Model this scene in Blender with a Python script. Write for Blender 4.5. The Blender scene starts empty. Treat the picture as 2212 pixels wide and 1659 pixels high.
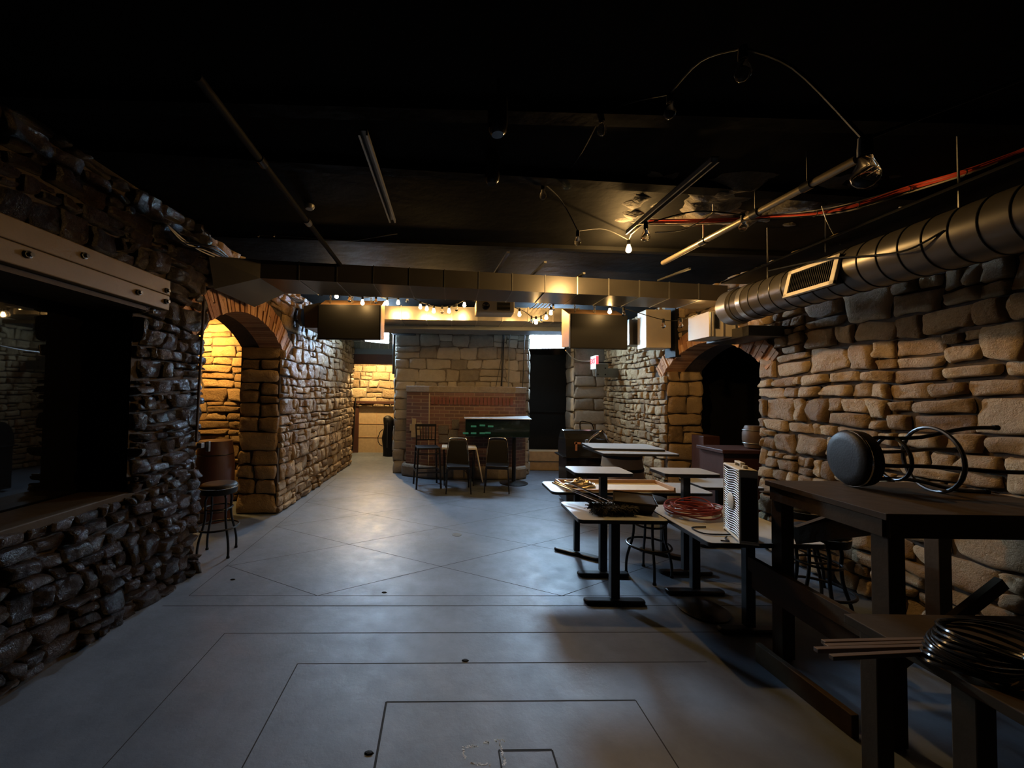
import bpy, math, random
import numpy as np
from mathutils import Vector, Matrix, noise
random.seed(7)
rng = np.random.RandomState(11)
S = bpy.context.scene
C = S.collection
PI = math.pi

# ------------------------------------------------------------------ camera
FPX, CX, CY = 831.0, 975.0, 829.5
cam_d = bpy.data.cameras.new('camera')
cam_d.sensor_width = 36.0
cam_d.lens = FPX / 2212.0 * 36.0
cam_d.shift_x = (1106.0 - CX) / 2212.0
cam_d.clip_start = 0.02
cam = bpy.data.objects.new('camera', cam_d)
C.objects.link(cam)
CAMP = Vector((0, 0, 1.75))
CROT = Matrix.Rotation(math.radians(91.6), 3, 'X') @ Matrix.Rotation(math.radians(0.8), 3, 'Z')
cam.matrix_world = Matrix.Translation(CAMP) @ CROT.to_4x4()
S.camera = cam

# ------------------------------------------------------------------ world, colour
w = bpy.data.worlds.new('world'); S.world = w; w.use_nodes = True
w.node_tree.nodes['Background'].inputs[0].default_value = (0.25, 0.27, 0.3, 1)
w.node_tree.nodes['Background'].inputs[1].default_value = 0.0
S.view_settings.view_transform = 'Standard'
S.view_settings.look = 'None'
S.view_settings.gamma = 1.0
S.view_settings.use_curve_mapping = False
S.view_settings.exposure = 0.0
S.cycles.use_denoising = True
S.cycles.max_bounces = 7
S.cycles.sample_clamp_indirect = 4.0

WARM = (1.0, 0.58, 0.2)
COOL = (0.50, 0.74, 1.0)
FLOOD_STRENGTH = 255.0
BULB_W = 7.5
NEAR_W = 85.0
ROOM_W = 430.0
ALCOVE_W = 190.0

def lamp(name, loc, power, col, radius=0.03, kind='POINT', rot=None, spot=None, parent=None):
    d = bpy.data.lights.new(name, kind)
    d.energy = power; d.color = col
    if kind != 'AREA': d.shadow_soft_size = radius
    if spot: d.spot_size = spot; d.spot_blend = 0.5
    o = bpy.data.objects.new(name, d); C.objects.link(o)
    o.location = loc
    if rot: o.rotation_euler = rot
    if parent: o.parent = parent
    return o

# ------------------------------------------------------------------ helpers: pixels to points
def ray(px, py):
    return CROT @ Vector(((px - CX) / FPX, -(py - CY) / FPX, -1.0))
def onZ(px, py, z):
    d = ray(px, py); t = (z - CAMP.z) / d.z; return CAMP + d * t
def onY(px, py, y):
    d = ray(px, py); return CAMP + d * (y / d.y)
def onX(px, py, x):
    d = ray(px, py); return CAMP + d * (x / d.x)

# ------------------------------------------------------------------ materials
def newmat(name):
    m = bpy.data.materials.new(name); m.use_nodes = True
    nt = m.node_tree; b = nt.nodes['Principled BSDF']
    return m, nt, b
def simple(name, col, rough=0.5, metal=0.0, bump=0.0, bscale=40, var=0.12, spec=0.5, emit=None, es=0, trans=0, alpha=1, coat=0):
    m, nt, b = newmat(name)
    b.inputs['Roughness'].default_value = rough
    b.inputs['Metallic'].default_value = metal
    b.inputs['Specular IOR Level'].default_value = spec
    b.inputs['Coat Weight'].default_value = coat
    b.inputs['Transmission Weight'].default_value = trans
    b.inputs['Alpha'].default_value = alpha
    tc = nt.nodes.new('ShaderNodeTexCoord')
    nz = nt.nodes.new('ShaderNodeTexNoise'); nz.inputs['Scale'].default_value = bscale
    nz.inputs['Detail'].default_value = 5
    nt.links.new(tc.outputs['Object'], nz.inputs['Vector'])
    mx = nt.nodes.new('ShaderNodeMix'); mx.data_type = 'RGBA'
    mx.inputs['A'].default_value = (*[c * (1 - var) for c in col], 1)
    mx.inputs['B'].default_value = (*[min(1, c * (1 + var)) for c in col], 1)
    nt.links.new(nz.outputs['Fac'], mx.inputs['Factor'])
    nt.links.new(mx.outputs['Result'], b.inputs['Base Color'])
    if bump:
        bp = nt.nodes.new('ShaderNodeBump'); bp.inputs['Strength'].default_value = bump
        bp.inputs['Distance'].default_value = 0.01
        nt.links.new(nz.outputs['Fac'], bp.inputs['Height'])
        nt.links.new(bp.outputs['Normal'], b.inputs['Normal'])
    if emit:
        b.inputs['Emission Color'].default_value = (*emit, 1)
        b.inputs['Emission Strength'].default_value = es
    return m
def stone_mat(name, dark, mid, light, rough, bump, spec=0.4, dist=0.02):
    m, nt, b = newmat(name)
    L = nt.links
    tc = nt.nodes.new('ShaderNodeTexCoord')
    at = nt.nodes.new('ShaderNodeAttribute'); at.attribute_name = 'tint'
    n1 = nt.nodes.new('ShaderNodeTexNoise'); n1.inputs['Scale'].default_value = 9; n1.inputs['Detail'].default_value = 8; n1.inputs['Roughness'].default_value = 0.65
    n2 = nt.nodes.new('ShaderNodeTexNoise'); n2.inputs['Scale'].default_value = 42; n2.inputs['Detail'].default_value = 6; n2.inputs['Roughness'].default_value = 0.7
    L.new(tc.outputs['Object'], n1.inputs['Vector']); L.new(tc.outputs['Object'], n2.inputs['Vector'])
    ad = nt.nodes.new('ShaderNodeMath'); ad.operation = 'MULTIPLY_ADD'; ad.inputs[1].default_value = 0.75; 
    L.new(n1.outputs['Fac'], ad.inputs[0]); L.new(at.outputs['Fac'], ad.inputs[2])
    sc = nt.nodes.new('ShaderNodeMath'); sc.operation = 'MULTIPLY'; sc.inputs[1].default_value = 0.62
    L.new(ad.outputs[0], sc.inputs[0])
    cr = nt.nodes.new('ShaderNodeValToRGB')
    e = cr.color_ramp.elements
    e[0].position = 0.12; e[0].color = (*dark, 1)
    e[1].position = 0.85; e[1].color = (*light, 1)
    k = e.new(0.5); k.color = (*mid, 1)
    L.new(sc.outputs[0], cr.inputs[0]); L.new(cr.outputs[0], b.inputs['Base Color'])
    vo = nt.nodes.new('ShaderNodeTexVoronoi'); vo.inputs['Scale'].default_value = 26; vo.feature = 'F1'
    wv = nt.nodes.new('ShaderNodeMix'); wv.data_type = 'VECTOR'; wv.inputs['Factor'].default_value = 0.12
    L.new(tc.outputs['Object'], wv.inputs['A']); L.new(n2.outputs['Color'], wv.inputs['B']); L.new(wv.outputs['Result'], vo.inputs['Vector'])
    h0 = nt.nodes.new('ShaderNodeMath'); h0.operation = 'MULTIPLY_ADD'; h0.inputs[1].default_value = 0.35
    L.new(vo.outputs['Distance'], h0.inputs[0]); L.new(n1.outputs['Fac'], h0.inputs[2])
    hs = nt.nodes.new('ShaderNodeMath'); hs.operation = 'MULTIPLY_ADD'; hs.inputs[1].default_value = 0.6
    L.new(n2.outputs['Fac'], hs.inputs[0]); L.new(h0.outputs[0], hs.inputs[2])
    bp = nt.nodes.new('ShaderNodeBump'); bp.inputs['Strength'].default_value = bump; bp.inputs['Distance'].default_value = dist * 2.4
    L.new(hs.outputs[0], bp.inputs['Height']); L.new(bp.outputs['Normal'], b.inputs['Normal'])
    b.inputs['Roughness'].default_value = rough
    b.inputs['Specular IOR Level'].default_value = spec
    return m
M = {}
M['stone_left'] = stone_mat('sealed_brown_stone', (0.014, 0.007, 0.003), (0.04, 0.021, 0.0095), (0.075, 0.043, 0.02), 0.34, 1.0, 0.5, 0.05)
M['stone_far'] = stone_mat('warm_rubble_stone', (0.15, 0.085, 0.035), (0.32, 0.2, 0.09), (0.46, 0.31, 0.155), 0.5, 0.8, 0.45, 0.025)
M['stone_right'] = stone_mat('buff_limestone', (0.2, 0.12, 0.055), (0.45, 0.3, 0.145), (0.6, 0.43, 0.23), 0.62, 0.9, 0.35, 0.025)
M['stone_pier'] = stone_mat('grey_buff_ashlar', (0.15, 0.125, 0.095), (0.3, 0.26, 0.2), (0.41, 0.36, 0.28), 0.8, 0.5, 0.3, 0.012)
M['stone_back'] = stone_mat('pale_gold_stone', (0.16, 0.105, 0.055), (0.33, 0.24, 0.14), (0.46, 0.36, 0.22), 0.8, 0.8, 0.3, 0.03)
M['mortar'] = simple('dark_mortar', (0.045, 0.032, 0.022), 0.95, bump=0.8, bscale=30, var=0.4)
M['mortar_pier'] = simple('grey_mortar', (0.13, 0.105, 0.075), 0.95, bump=0.5, bscale=30, var=0.3)
M['arch_brick'] = stone_mat('orange_arch_brick', (0.2, 0.085, 0.04), (0.4, 0.19, 0.085), (0.5, 0.28, 0.14), 0.8, 0.7, 0.3, 0.01)
M['black'] = simple('black_paint', (0.008, 0.008, 0.0075), 0.65, bump=0.25, bscale=14, var=0.3, spec=0.15)
M['ceiling'] = simple('black_ceiling_paint', (0.006, 0.006, 0.0057), 0.7, bump=0.6, bscale=7, var=0.35, spec=0.02)
M['black_metal'] = simple('black_metal', (0.02, 0.02, 0.02), 0.32, metal=0.6, bscale=20)
M['black_gloss'] = simple('black_gloss', (0.015, 0.015, 0.015), 0.16, bscale=8, spec=0.5)
M['tv'] = simple('matte_black_screen', (0.008, 0.008, 0.008), 0.6, bscale=3, var=0.15, spec=.3)
M['vinyl'] = simple('black_vinyl', (0.007, 0.007, 0.007), 0.5, spec=0.22, bump=0.15, bscale=90)
M['duct'] = simple('galvanised_duct', (0.42, 0.40, 0.36), 0.3, metal=0.85, bscale=9, var=0.3, bump=0.05)
M['duct_dark'] = simple('dark_painted_duct', (0.055, 0.05, 0.043), 0.33, metal=0.35, bscale=5, var=0.25, bump=0.05)
M['seam'] = simple('bright_duct_seam', (0.6, 0.56, 0.5), 0.3, metal=0.9)
M['chrome'] = simple('chrome', (0.7, 0.7, 0.7), 0.12, metal=1.0)
M['steel'] = simple('dull_steel', (0.2, 0.195, 0.18), 0.4, metal=0.8)
M['beige'] = simple('beige_sheet_metal', (0.5, 0.43, 0.31), 0.45, metal=0.2, bscale=6)
M['white_paint'] = simple('off_white_enamel', (0.62, 0.57, 0.47), 0.35, bscale=20, var=0.06)
M['laminate'] = simple('pale_grey_laminate', (0.42, 0.44, 0.45), 0.28, bscale=12, var=0.14)
M['edge'] = simple('black_table_edge', (0.015, 0.015, 0.015), 0.35)
M['wood_dark'] = simple('dark_stained_wood', (0.038, 0.023, 0.009), 0.65, spec=0.2, bump=0.4, bscale=12, var=0.35)
M['wood_beam'] = simple('weathered_beam_wood', (0.1, 0.062, 0.022), 0.5, spec=0.25, bump=0.3, bscale=10, var=0.25)
M['wood_tray'] = simple('tray_wood', (0.42, 0.25, 0.13), 0.5, bscale=20, var=0.2)
M['slat_wood'] = simple('dim_brown_slat', (0.1, 0.06, 0.035), 0.5, bscale=20)
M['wood_pale'] = simple('pale_plywood', (0.42, 0.3, 0.17), 0.6, bscale=14, var=0.25)
M['wood_red'] = simple('reddish_brown_wood', (0.06, 0.022, 0.013), 0.5, bump=0.2, bscale=12, var=0.25)
M['cloth_white'] = simple('off_white_vinyl_top', (0.62, 0.56, 0.44), 0.5, bscale=15)
M['red_cord'] = simple('red_cord', (0.22, 0.03, 0.025), 0.4)
M['red_cable'] = simple('red_cable', (0.85, 0.12, 0.07), 0.35)
M['white_cable'] = simple('white_cable', (0.6, 0.55, 0.45), 0.4)
M['foil'] = simple('crumpled_foil', (0.62, 0.5, 0.36), 0.22, metal=1.0, bump=1.0, bscale=30)
M['bristle'] = simple('dark_bristle', (0.02, 0.018, 0.015), 0.8)
M['dark_plastic'] = simple('dark_brown_plastic', (0.022, 0.016, 0.011), 0.5, spec=0.3)
M['fan_dark'] = simple('fan_side_plastic', (0.5, 0.46, 0.38), 0.4)
M['green'] = simple('dark_green_gloss', (0.004, 0.013, 0.01), 0.2, coat=0.3)
def glow(name, watts, area, col=WARM):
    return simple(name, (1, 0.8, 0.5), 0.3, emit=col, es=watts / (PI * area))
M['bulb_on'] = glow('lit_filament_bulb', BULB_W, 0.0085)
M['bulb_near'] = glow('lit_near_bulb', NEAR_W, 0.0085)
M['globe_room'] = glow('lit_room_globe', ROOM_W, 0.025, (1.0, 0.66, 0.28))
M['globe_alcove'] = glow('lit_alcove_globe', ALCOVE_W, 0.025, (1.0, 0.56, 0.16))
M['bulb_off'] = simple('clear_bulb_glass', (1, 0.97, 0.92), 0.02, trans=1.0, spec=0.6, var=0)
M['bulb_off'].node_tree.nodes['Principled BSDF'].inputs['IOR'].default_value = 1.32
M['flood'] = simple('flood_light_panel', (1, 1, 1), 0.4, emit=COOL, es=FLOOD_STRENGTH)
M['flood_left'] = simple('left_flood_panel', (1, 1, 1), 0.4, emit=COOL, es=FLOOD_STRENGTH * 1.25)
M['green_emit'] = simple('green_emit', (0.015, 0.1, 0.07), 0.4, emit=(0.12, 0.75, 0.45), es=0.07)
M['exit_white'] = simple('exit_sign_white', (0.8, 0.8, 0.8), 0.4, emit=(0.9, 0.95, 1.0), es=0.7)
M['exit_red'] = simple('exit_sign_red', (0.8, 0.05, 0.05), 0.4, emit=(1.0, 0.06, 0.09), es=1.6)
M['granite'] = simple('speckled_granite', (0.1, 0.085, 0.065), 0.35, bscale=70, var=0.9)
M['tile_pale'] = simple('pale_carved_tile', (0.3, 0.25, 0.17), 0.7, bscale=18, var=0.3, bump=0.5)
M['orange_label'] = simple('faded_orange_label', (0.45, 0.2, 0.12), 0.6)
M['slate'] = simple('blue_grey_painted_steel', (0.1, 0.115, 0.12), 0.5)
M['chalk'] = simple('white_chalk', (0.7, 0.72, 0.72), 0.9, bscale=60, var=0.3)
M['groove'] = simple('saw_cut_groove', (0.02, 0.02, 0.02), 0.95)

def floor_mat():
    m, nt, b = newmat('polished_grey_concrete'); L = nt.links
    tc = nt.nodes.new('ShaderNodeTexCoord')
    n1 = nt.nodes.new('ShaderNodeTexNoise'); n1.inputs['Scale'].default_value = 1.3; n1.inputs['Detail'].default_value = 9; n1.inputs['Roughness'].default_value = 0.68
    n2 = nt.nodes.new('ShaderNodeTexNoise'); n2.inputs['Scale'].default_value = 7; n2.inputs['Detail'].default_value = 10; n2.inputs['Roughness'].default_value = 0.7
    for n in (n1, n2): L.new(tc.outputs['Object'], n.inputs['Vector'])
    cr = nt.nodes.new('ShaderNodeValToRGB'); e = cr.color_ramp.elements
    e[0].position = 0.3; e[0].color = (0.07, 0.082, 0.1, 1); e[1].position = 0.72; e[1].color = (0.15, 0.175, 0.215, 1)
    L.new(n1.outputs['Fac'], cr.inputs[0]); L.new(cr.outputs[0], b.inputs['Base Color'])
    mr = nt.nodes.new('ShaderNodeMapRange'); mr.inputs[1].default_value = 0.3; mr.inputs[2].default_value = 0.7
    mr.inputs[3].default_value = 0.38; mr.inputs[4].default_value = 0.56
    L.new(n2.outputs['Fac'], mr.inputs[0]); L.new(mr.outputs[0], b.inputs['Roughness'])
    bp = nt.nodes.new('ShaderNodeBump'); bp.inputs['Strength'].default_value = 0.6; bp.inputs['Distance'].default_value = 0.006
    L.new(n2.outputs['Fac'], bp.inputs['Height']); L.new(bp.outputs['Normal'], b.inputs['Normal'])
    b.inputs['Specular IOR Level'].default_value = 0.42
    return m
M['floor'] = floor_mat()
def brick_mat():
    m, nt, b = newmat('red_brick_face'); L = nt.links
    tc = nt.nodes.new('ShaderNodeTexCoord'); mp = nt.nodes.new('ShaderNodeMapping')
    mp.inputs['Rotation'].default_value = (PI / 2, 0, 0)
    L.new(tc.outputs['Object'], mp.inputs[0])
    sx = nt.nodes.new('ShaderNodeSeparateXYZ'); cx = nt.nodes.new('ShaderNodeCombineXYZ')
    L.new(tc.outputs['Object'], sx.inputs[0])
    sm = nt.nodes.new('ShaderNodeMath'); sm.operation = 'ADD'
    L.new(sx.outputs[0], sm.inputs[0]); L.new(sx.outputs[1], sm.inputs[1])
    L.new(sm.outputs[0], cx.inputs[0]); L.new(sx.outputs[2], cx.inputs[1])
    bt = nt.nodes.new('ShaderNodeTexBrick'); L.new(cx.outputs[0], bt.inputs['Vector'])
    bt.inputs['Scale'].default_value = 1.0
    bt.inputs['Brick Width'].default_value = 0.21; bt.inputs['Row Height'].default_value = 0.075
    bt.inputs['Mortar Size'].default_value = 0.007
    bt.inputs['Color1'].default_value = (0.15, 0.075, 0.06, 1); bt.inputs['Color2'].default_value = (0.085, 0.045, 0.038, 1)
    bt.inputs['Mortar'].default_value = (0.2, 0.145, 0.1, 1)
    L.new(bt.outputs['Color'], b.inputs['Base Color'])
    bp = nt.nodes.new('ShaderNodeBump'); bp.inputs['Strength'].default_value = 0.5; bp.inputs['Distance'].default_value = 0.01; bp.invert = True
    L.new(bt.outputs['Fac'], bp.inputs['Height']); L.new(bp.outputs['Normal'], b.inputs['Normal'])
    b.inputs['Roughness'].default_value = 0.75
    return m
M['brick'] = brick_mat()
def glass_mat():
    m, nt, b = newmat('dark_window_glass')
    b.inputs['Base Color'].default_value = (0.004, 0.004, 0.004, 1)
    b.inputs['Roughness'].default_value = 0.02
    b.inputs['Specular IOR Level'].default_value = 0.5
    b.inputs['IOR'].default_value = 1.6
    return m
M['pane'] = glass_mat()

# ------------------------------------------------------------------ mesh helpers
class MB:
    def __init__(s): s.v = []; s.f = []; s.mi = []; s.m = 0
    def add(s, vs, fs):
        n = len(s.v); s.v += [tuple(v) for v in vs]
        s.f += [tuple(i + n for i in f) for f in fs]; s.mi += [s.m] * len(fs); return s
    def box(s, c, d, R=None):
        c = Vector(c); hx, hy, hz = d[0] / 2, d[1] / 2, d[2] / 2
        vs = []
        for x in (-hx, hx):
            for y in (-hy, hy):
                for z in (-hz, hz):
                    p = Vector((x, y, z)); vs.append(c + (R @ p if R else p))
        return s.add(vs, [(0, 1, 3, 2), (4, 6, 7, 5), (0, 4, 5, 1), (2, 3, 7, 6), (0, 2, 6, 4), (1, 5, 7, 3)])
    def bar(s, a, b, wd, hd, up=(0, 0, 1)):
        a = Vector(a); b = Vector(b); t = (b - a).normalized(); u = Vector(up)
        if abs(t.dot(u)) > 0.98: u = Vector((0, 1, 0))
        x = t.cross(u).normalized(); z = x.cross(t).normalized()
        vs = []
        for p in (a, b):
            for i, j in ((-1, -1), (1, -1), (1, 1), (-1, 1)):
                vs.append(p + x * (i * wd / 2) + z * (j * hd / 2))
        return s.add(vs, [(3, 2, 1, 0), (4, 5, 6, 7), (0, 1, 5, 4), (1, 2, 6, 5), (2, 3, 7, 6), (3, 0, 4, 7)])
    def tube(s, pts, r, n=8, closed=False):
        pts = [Vector(p) for p in pts]; m = len(pts)
        rr = r if isinstance(r, (list, tuple)) else [r] * m
        base = len(s.v); vs = []
        prev = None
        for i, p in enumerate(pts):
            if closed: t = pts[(i + 1) % m] - pts[i - 1]
            else: t = pts[min(i + 1, m - 1)] - pts[max(i - 1, 0)]
            if t.length < 1e-9: t = Vector((0, 0, 1))
            t.normalize()
            if prev is None:
                u = Vector((0, 0, 1)) if abs(t.z) < 0.9 else Vector((1, 0, 0))
                x = t.cross(u).normalized()
            else:
                x = (prev - t * prev.dot(t))
                x = x.normalized() if x.length > 1e-6 else t.cross(Vector((0, 0, 1))).normalized()
            prev = x; y = t.cross(x)
            for k in range(n):
                a = 2 * PI * k / n
                vs.append(p + (x * math.cos(a) + y * math.sin(a)) * rr[i])
        fs = []
        segs = m if closed else m - 1
        for i in range(segs):
            j = (i + 1) % m
            for k in range(n):
                l = (k + 1) % n
                fs.append((i * n + k, i * n + l, j * n + l, j * n + k))
        if not closed:
            fs.append(tuple(range(n - 1, -1, -1))); fs.append(tuple((m - 1) * n + k for k in range(n)))
        return s.add(vs, fs)
    def ring(s, c, R, r, n=28, m=8, M3=None):
        c = Vector(c)
        pts = []
        for k in range(n):
            p = Vector((R * math.cos(2 * PI * k / n), R * math.sin(2 * PI * k / n), 0))
            pts.append(c + (M3 @ p if M3 else p))
        return s.tube(pts, r, m, closed=True)
    def lathe(s, prof, c=(0, 0, 0), n=24, M3=None):
        c = Vector(c); vs = []
        for (r, z) in prof:
            for k in range(n):
                p = Vector((r * math.cos(2 * PI * k / n), r * math.sin(2 * PI * k / n), z))
                vs.append(c + (M3 @ p if M3 else p))
        fs = []
        for i in range(len(prof) - 1):
            for k in range(n):
                l = (k + 1) % n
                fs.append((i * n + k, i * n + l, (i + 1) * n + l, (i + 1) * n + k))
        fs.append(tuple(range(n - 1, -1, -1))); fs.append(tuple((len(prof) - 1) * n + k for k in range(n)))
        return s.add(vs, fs)
    def prism(s, poly, a, b, axis=1):
        # poly in the two other axes, extruded along `axis` from a to b
        vs = []
        for t in (a, b):
            for (p, q) in poly:
                v = [0, 0, 0]; v[axis] = t
                o = [i for i in range(3) if i != axis]; v[o[0]] = p; v[o[1]] = q
                vs.append(v)
        n = len(poly)
        fs = [tuple(range(n)), tuple(range(2 * n - 1, n - 1, -1))]
        for k in range(n): l = (k + 1) % n; fs.append((k, k + n, l + n, l))
        return s.add(vs, fs)
    def build(s, name, mat, parent=None, smooth=False, bevel=0, subsurf=0):
        me = bpy.data.meshes.new(name)
        me.from_pydata([tuple(v) for v in s.v], [], s.f)
        ms = mat if isinstance(mat, (list, tuple)) else [mat]
        for m in ms: me.materials.append(m)
        if len(ms) > 1: me.polygons.foreach_set('material_index', s.mi)
        me.validate(); 
        import bmesh
        bm = bmesh.new(); bm.from_mesh(me); bmesh.ops.recalc_face_normals(bm, faces=bm.faces)
        if smooth:
            for f in bm.faces: f.smooth = True
            for e in bm.edges:
                if len(e.link_faces) == 2 and e.calc_face_angle(0) > 0.7: e.smooth = False
        bm.to_mesh(me); bm.free()
        o = bpy.data.objects.new(name, me); C.objects.link(o)
        if parent: o.parent = parent
        if bevel:
            b = o.modifiers.new('bevel', 'BEVEL'); b.width = bevel; b.segments = 2; b.limit_method = 'ANGLE'
        return o
def tag(o, label=None, cat=None, group=None, kind=None):
    if label: o['label'] = label
    if cat: o['category'] = cat
    if group: o['group'] = group
    if kind: o['kind'] = kind
    return o
def thing(name, label, cat, loc=(0, 0, 0), rz=0, group=None):
    o = bpy.data.objects.new(name, None); C.objects.link(o)
    o.location = loc; o.rotation_euler = (0, 0, rz); o.empty_display_size = 0.05
    return tag(o, label, cat, group)
def struct(o): o['kind'] = 'structure'; return o
def copy_thing(root, label, loc=None, rz=None, group=None):
    def cp(o, par):
        c = o.copy(); C.objects.link(c); c.parent = par
        for ch in [x for x in bpy.data.objects if x.parent == o]: cp(ch, c)
        return c
    r = cp(root, None)
    if loc is not None: r.location = loc
    if rz is not None: r.rotation_euler = (0, 0, rz)
    r['label'] = label
    if group: r['group'] = group
    return r

# ------------------------------------------------------------------ rubble stone walls
def stone_patch(acc, O, U, V, N, W, H, hr, wr, depth, seed, keep=None, push=None, fine=True, warp=0.05, jag=0.0, gap=0.012, edge_ext=0.0):
    """one patch of hand laid rubble: every stone a bulged, rounded block"""
    rs = np.random.RandomState(seed)
    t = np.array([-1, -.97, -.86, -.5, 0, .5, .86, .97, 1.0]) if fine else np.array([-1, -.93, -.7, 0, .7, .93, 1.0])
    n = len(t)
    A, B = np.meshgrid(t, t, indexing='ij')
    O = np.array(O, float); U = np.array(U, float); V = np.array(V, float); N = np.array(N, float)
    flip = np.dot(np.cross(U, V), N) < 0
    cells = []
    v = 0.0
    while v < H - 0.02:
        h = rs.uniform(*hr)
        if H - (v + h) < hr[0] * 0.7: h = H - v
        u = -rs.uniform(0, wr[0]) if edge_ext else 0.0
        u = 0.0
        while u < W - 0.01:
            wd = rs.uniform(*wr) * (0.7 + 0.5 * min(1, h / hr[1]))
            if W - (u + wd) < wr[0] * 0.7: wd = W - u
            if h > hr[0] * 1.7 and rs.rand() < 0.42:
                k = rs.uniform(0.35, 0.65)
                cells.append((u, v, wd, h * k)); 
                if wd > wr[0] * 1.8 and rs.rand() < .6:
                    q = rs.uniform(.35, .65)
                    cells.append((u, v + h * k, wd * q, h * (1 - k))); cells.append((u + wd * q, v + h * k, wd * (1 - q), h * (1 - k)))
                else: cells.append((u, v + h * k, wd, h * (1 - k)))
            else: cells.append((u, v, wd, h))
            u += wd
        v += h
    for (u, v, wd, h) in cells:
        cu, cv = u + wd / 2, v + h / 2
        if keep and not keep(cu, cv): continue
        g = gap * rs.uniform(0.25, 1.2)
        hu = max(0.015, wd / 2 - g); hv = max(0.012, h / 2 - g)
        rd = rs.uniform(0.03, 0.14)
        au = A * (1 - rd * B ** 4 * 0.6); bv = B * (1 - rd * A ** 4 * 0.6)
        # skewed quadrilateral outline
        k = rs.uniform(-0.09, 0.09, 4)
        pu = cu + hu * (au + k[0] * B * A + k[1] * B * 0.5)
        pv = cv + hv * (bv + k[2] * A * B + k[3] * A * 0.5)
        prof = (1 - np.abs(A) ** 13) * (1 - np.abs(B) ** 13)
        prof = np.clip(prof, 0, 1) ** 0.5
        dd = depth * rs.uniform(0.55, 1.3)
        sl = rs.uniform(-0.28, 0.28, 2)
        pn = prof * dd * (1 + sl[0] * A + sl[1] * B)
        sd = rs.uniform(0, 99)
        for i in range(n):
            for j in range(n):
                x, y = pu[i, j], pv[i, j]
                q = noise.noise_vector((x * 1.3, y * 1.3, seed * 1.7))
                x2, y2 = x + q[0] * warp, y + q[1] * warp
                q2 = noise.noise_vector((x * 9, y * 9, sd))
                x2 += q2[0] * 0.026 * min(1, wd * 4); y2 += q2[1] * 0.024 * min(1, h * 5)
                x2 = min(max(x2, -0.012), W + jag); y2 = min(max(y2, 0), H)
                if push: x2, y2 = push(x2, y2)
                z = pn[i, j] + (q2[2] * 0.55 + noise.noise((x * 22, y * 22, sd)) * 0.4) * depth * prof[i, j]
                z = max(z, -0.01 if prof[i, j] < 0.02 else 0.003)
                acc['v'].append(O + U * x2 + V * y2 + N * z)
        b = acc['n']; acc['n'] += n * n
        tint = rs.rand()
        acc['t'] += [tint] * (n * n)
        for i in range(n - 1):
            for j in range(n - 1):
                f = (b + i * n + j, b + (i + 1) * n + j, b + (i + 1) * n + j + 1, b + i * n + j + 1)
                acc['f'].append(f[::-1] if flip else f)
def new_acc(): return {'v': [], 'f': [], 't': [], 'n': 0}
def build_stones(acc, name, mat, backing, bmat, parent=None):
    """stones + the mortar plane behind them in one mesh"""
    nv = len(acc['v']); nf = len(acc['f'])
    vs = [tuple(v) for v in acc['v']] + [tuple(v) for v in backing.v]
    fs = list(acc['f']) + [tuple(i + nv for i in f) for f in backing.f]
    me = bpy.data.meshes.new(name); me.from_pydata(vs, [], fs)
    me.materials.append(mat); me.materials.append(bmat)
    me.polygons.foreach_set('material_index', [0] * nf + [1] * (len(fs) - nf))
    me.polygons.foreach_set('use_smooth', [True] * nf + [False] * (len(fs) - nf))
    at = me.attributes.new('tint', 'FLOAT', 'POINT')
    at.data.foreach_set('value', acc['t'] + [0.3] * len(backing.v))
    me.update()
    o = bpy.data.objects.new(name, me); C.objects.link(o)
    if parent: o.parent = parent
    return o
def arch_fns(y0, hw, zspring, rise, ring):
    R = (hw * hw + rise * rise) / (2 * rise); zc = zspring + rise - R
    return R, zc
def arch_part(name, xw, nx, yc, R, zc, hw, ring, thick, mat, parent, over=0.35):
    """brick voussoirs of a segmental arch, in the wall plane x = xw"""
    mb = MB(); tints = []
    a0 = math.asin(min(1, (hw + 0.02) / R)); a1 = a0 + over / R * 0.4
    nb = int(2 * a1 * (R + ring / 2) / 0.052)
    rs = random.Random(5)
    for k in range(nb):
        t0 = -a1 + 2 * a1 * (k + 0.07) / nb; t1 = -a1 + 2 * a1 * (k + 0.93) / nb
        rows = 1 if k % 3 else 2
        for q in range(rows):
            r0 = R + ring * q / rows + 0.003; r1 = R + ring * (q + 1) / rows - 0.006
            p = rs.uniform(0.018, 0.04)
            vs = []
            for xx in (xw + nx * p, xw - nx * thick):
                for (r, t) in ((r0, t0), (r1, t0), (r1, t1), (r0, t1)):
                    vs.append((xx, yc + r * math.sin(t), zc + r * math.cos(t)))
            mb.add(vs, [(0, 1, 2, 3), (7, 6, 5, 4), (0, 4, 5, 1), (1, 5, 6, 2), (2, 6, 7, 3), (3, 7, 4, 0)])
            tints += [rs.random()] * 8
    o = mb.build(name, mat, parent)
    at = o.data.attributes.new('tint', 'FLOAT', 'POINT'); at.data.foreach_set('value', tints)
    return o

ZC = 3.35                      # ceiling height
XL, XR = -2.5, 3.7
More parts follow.
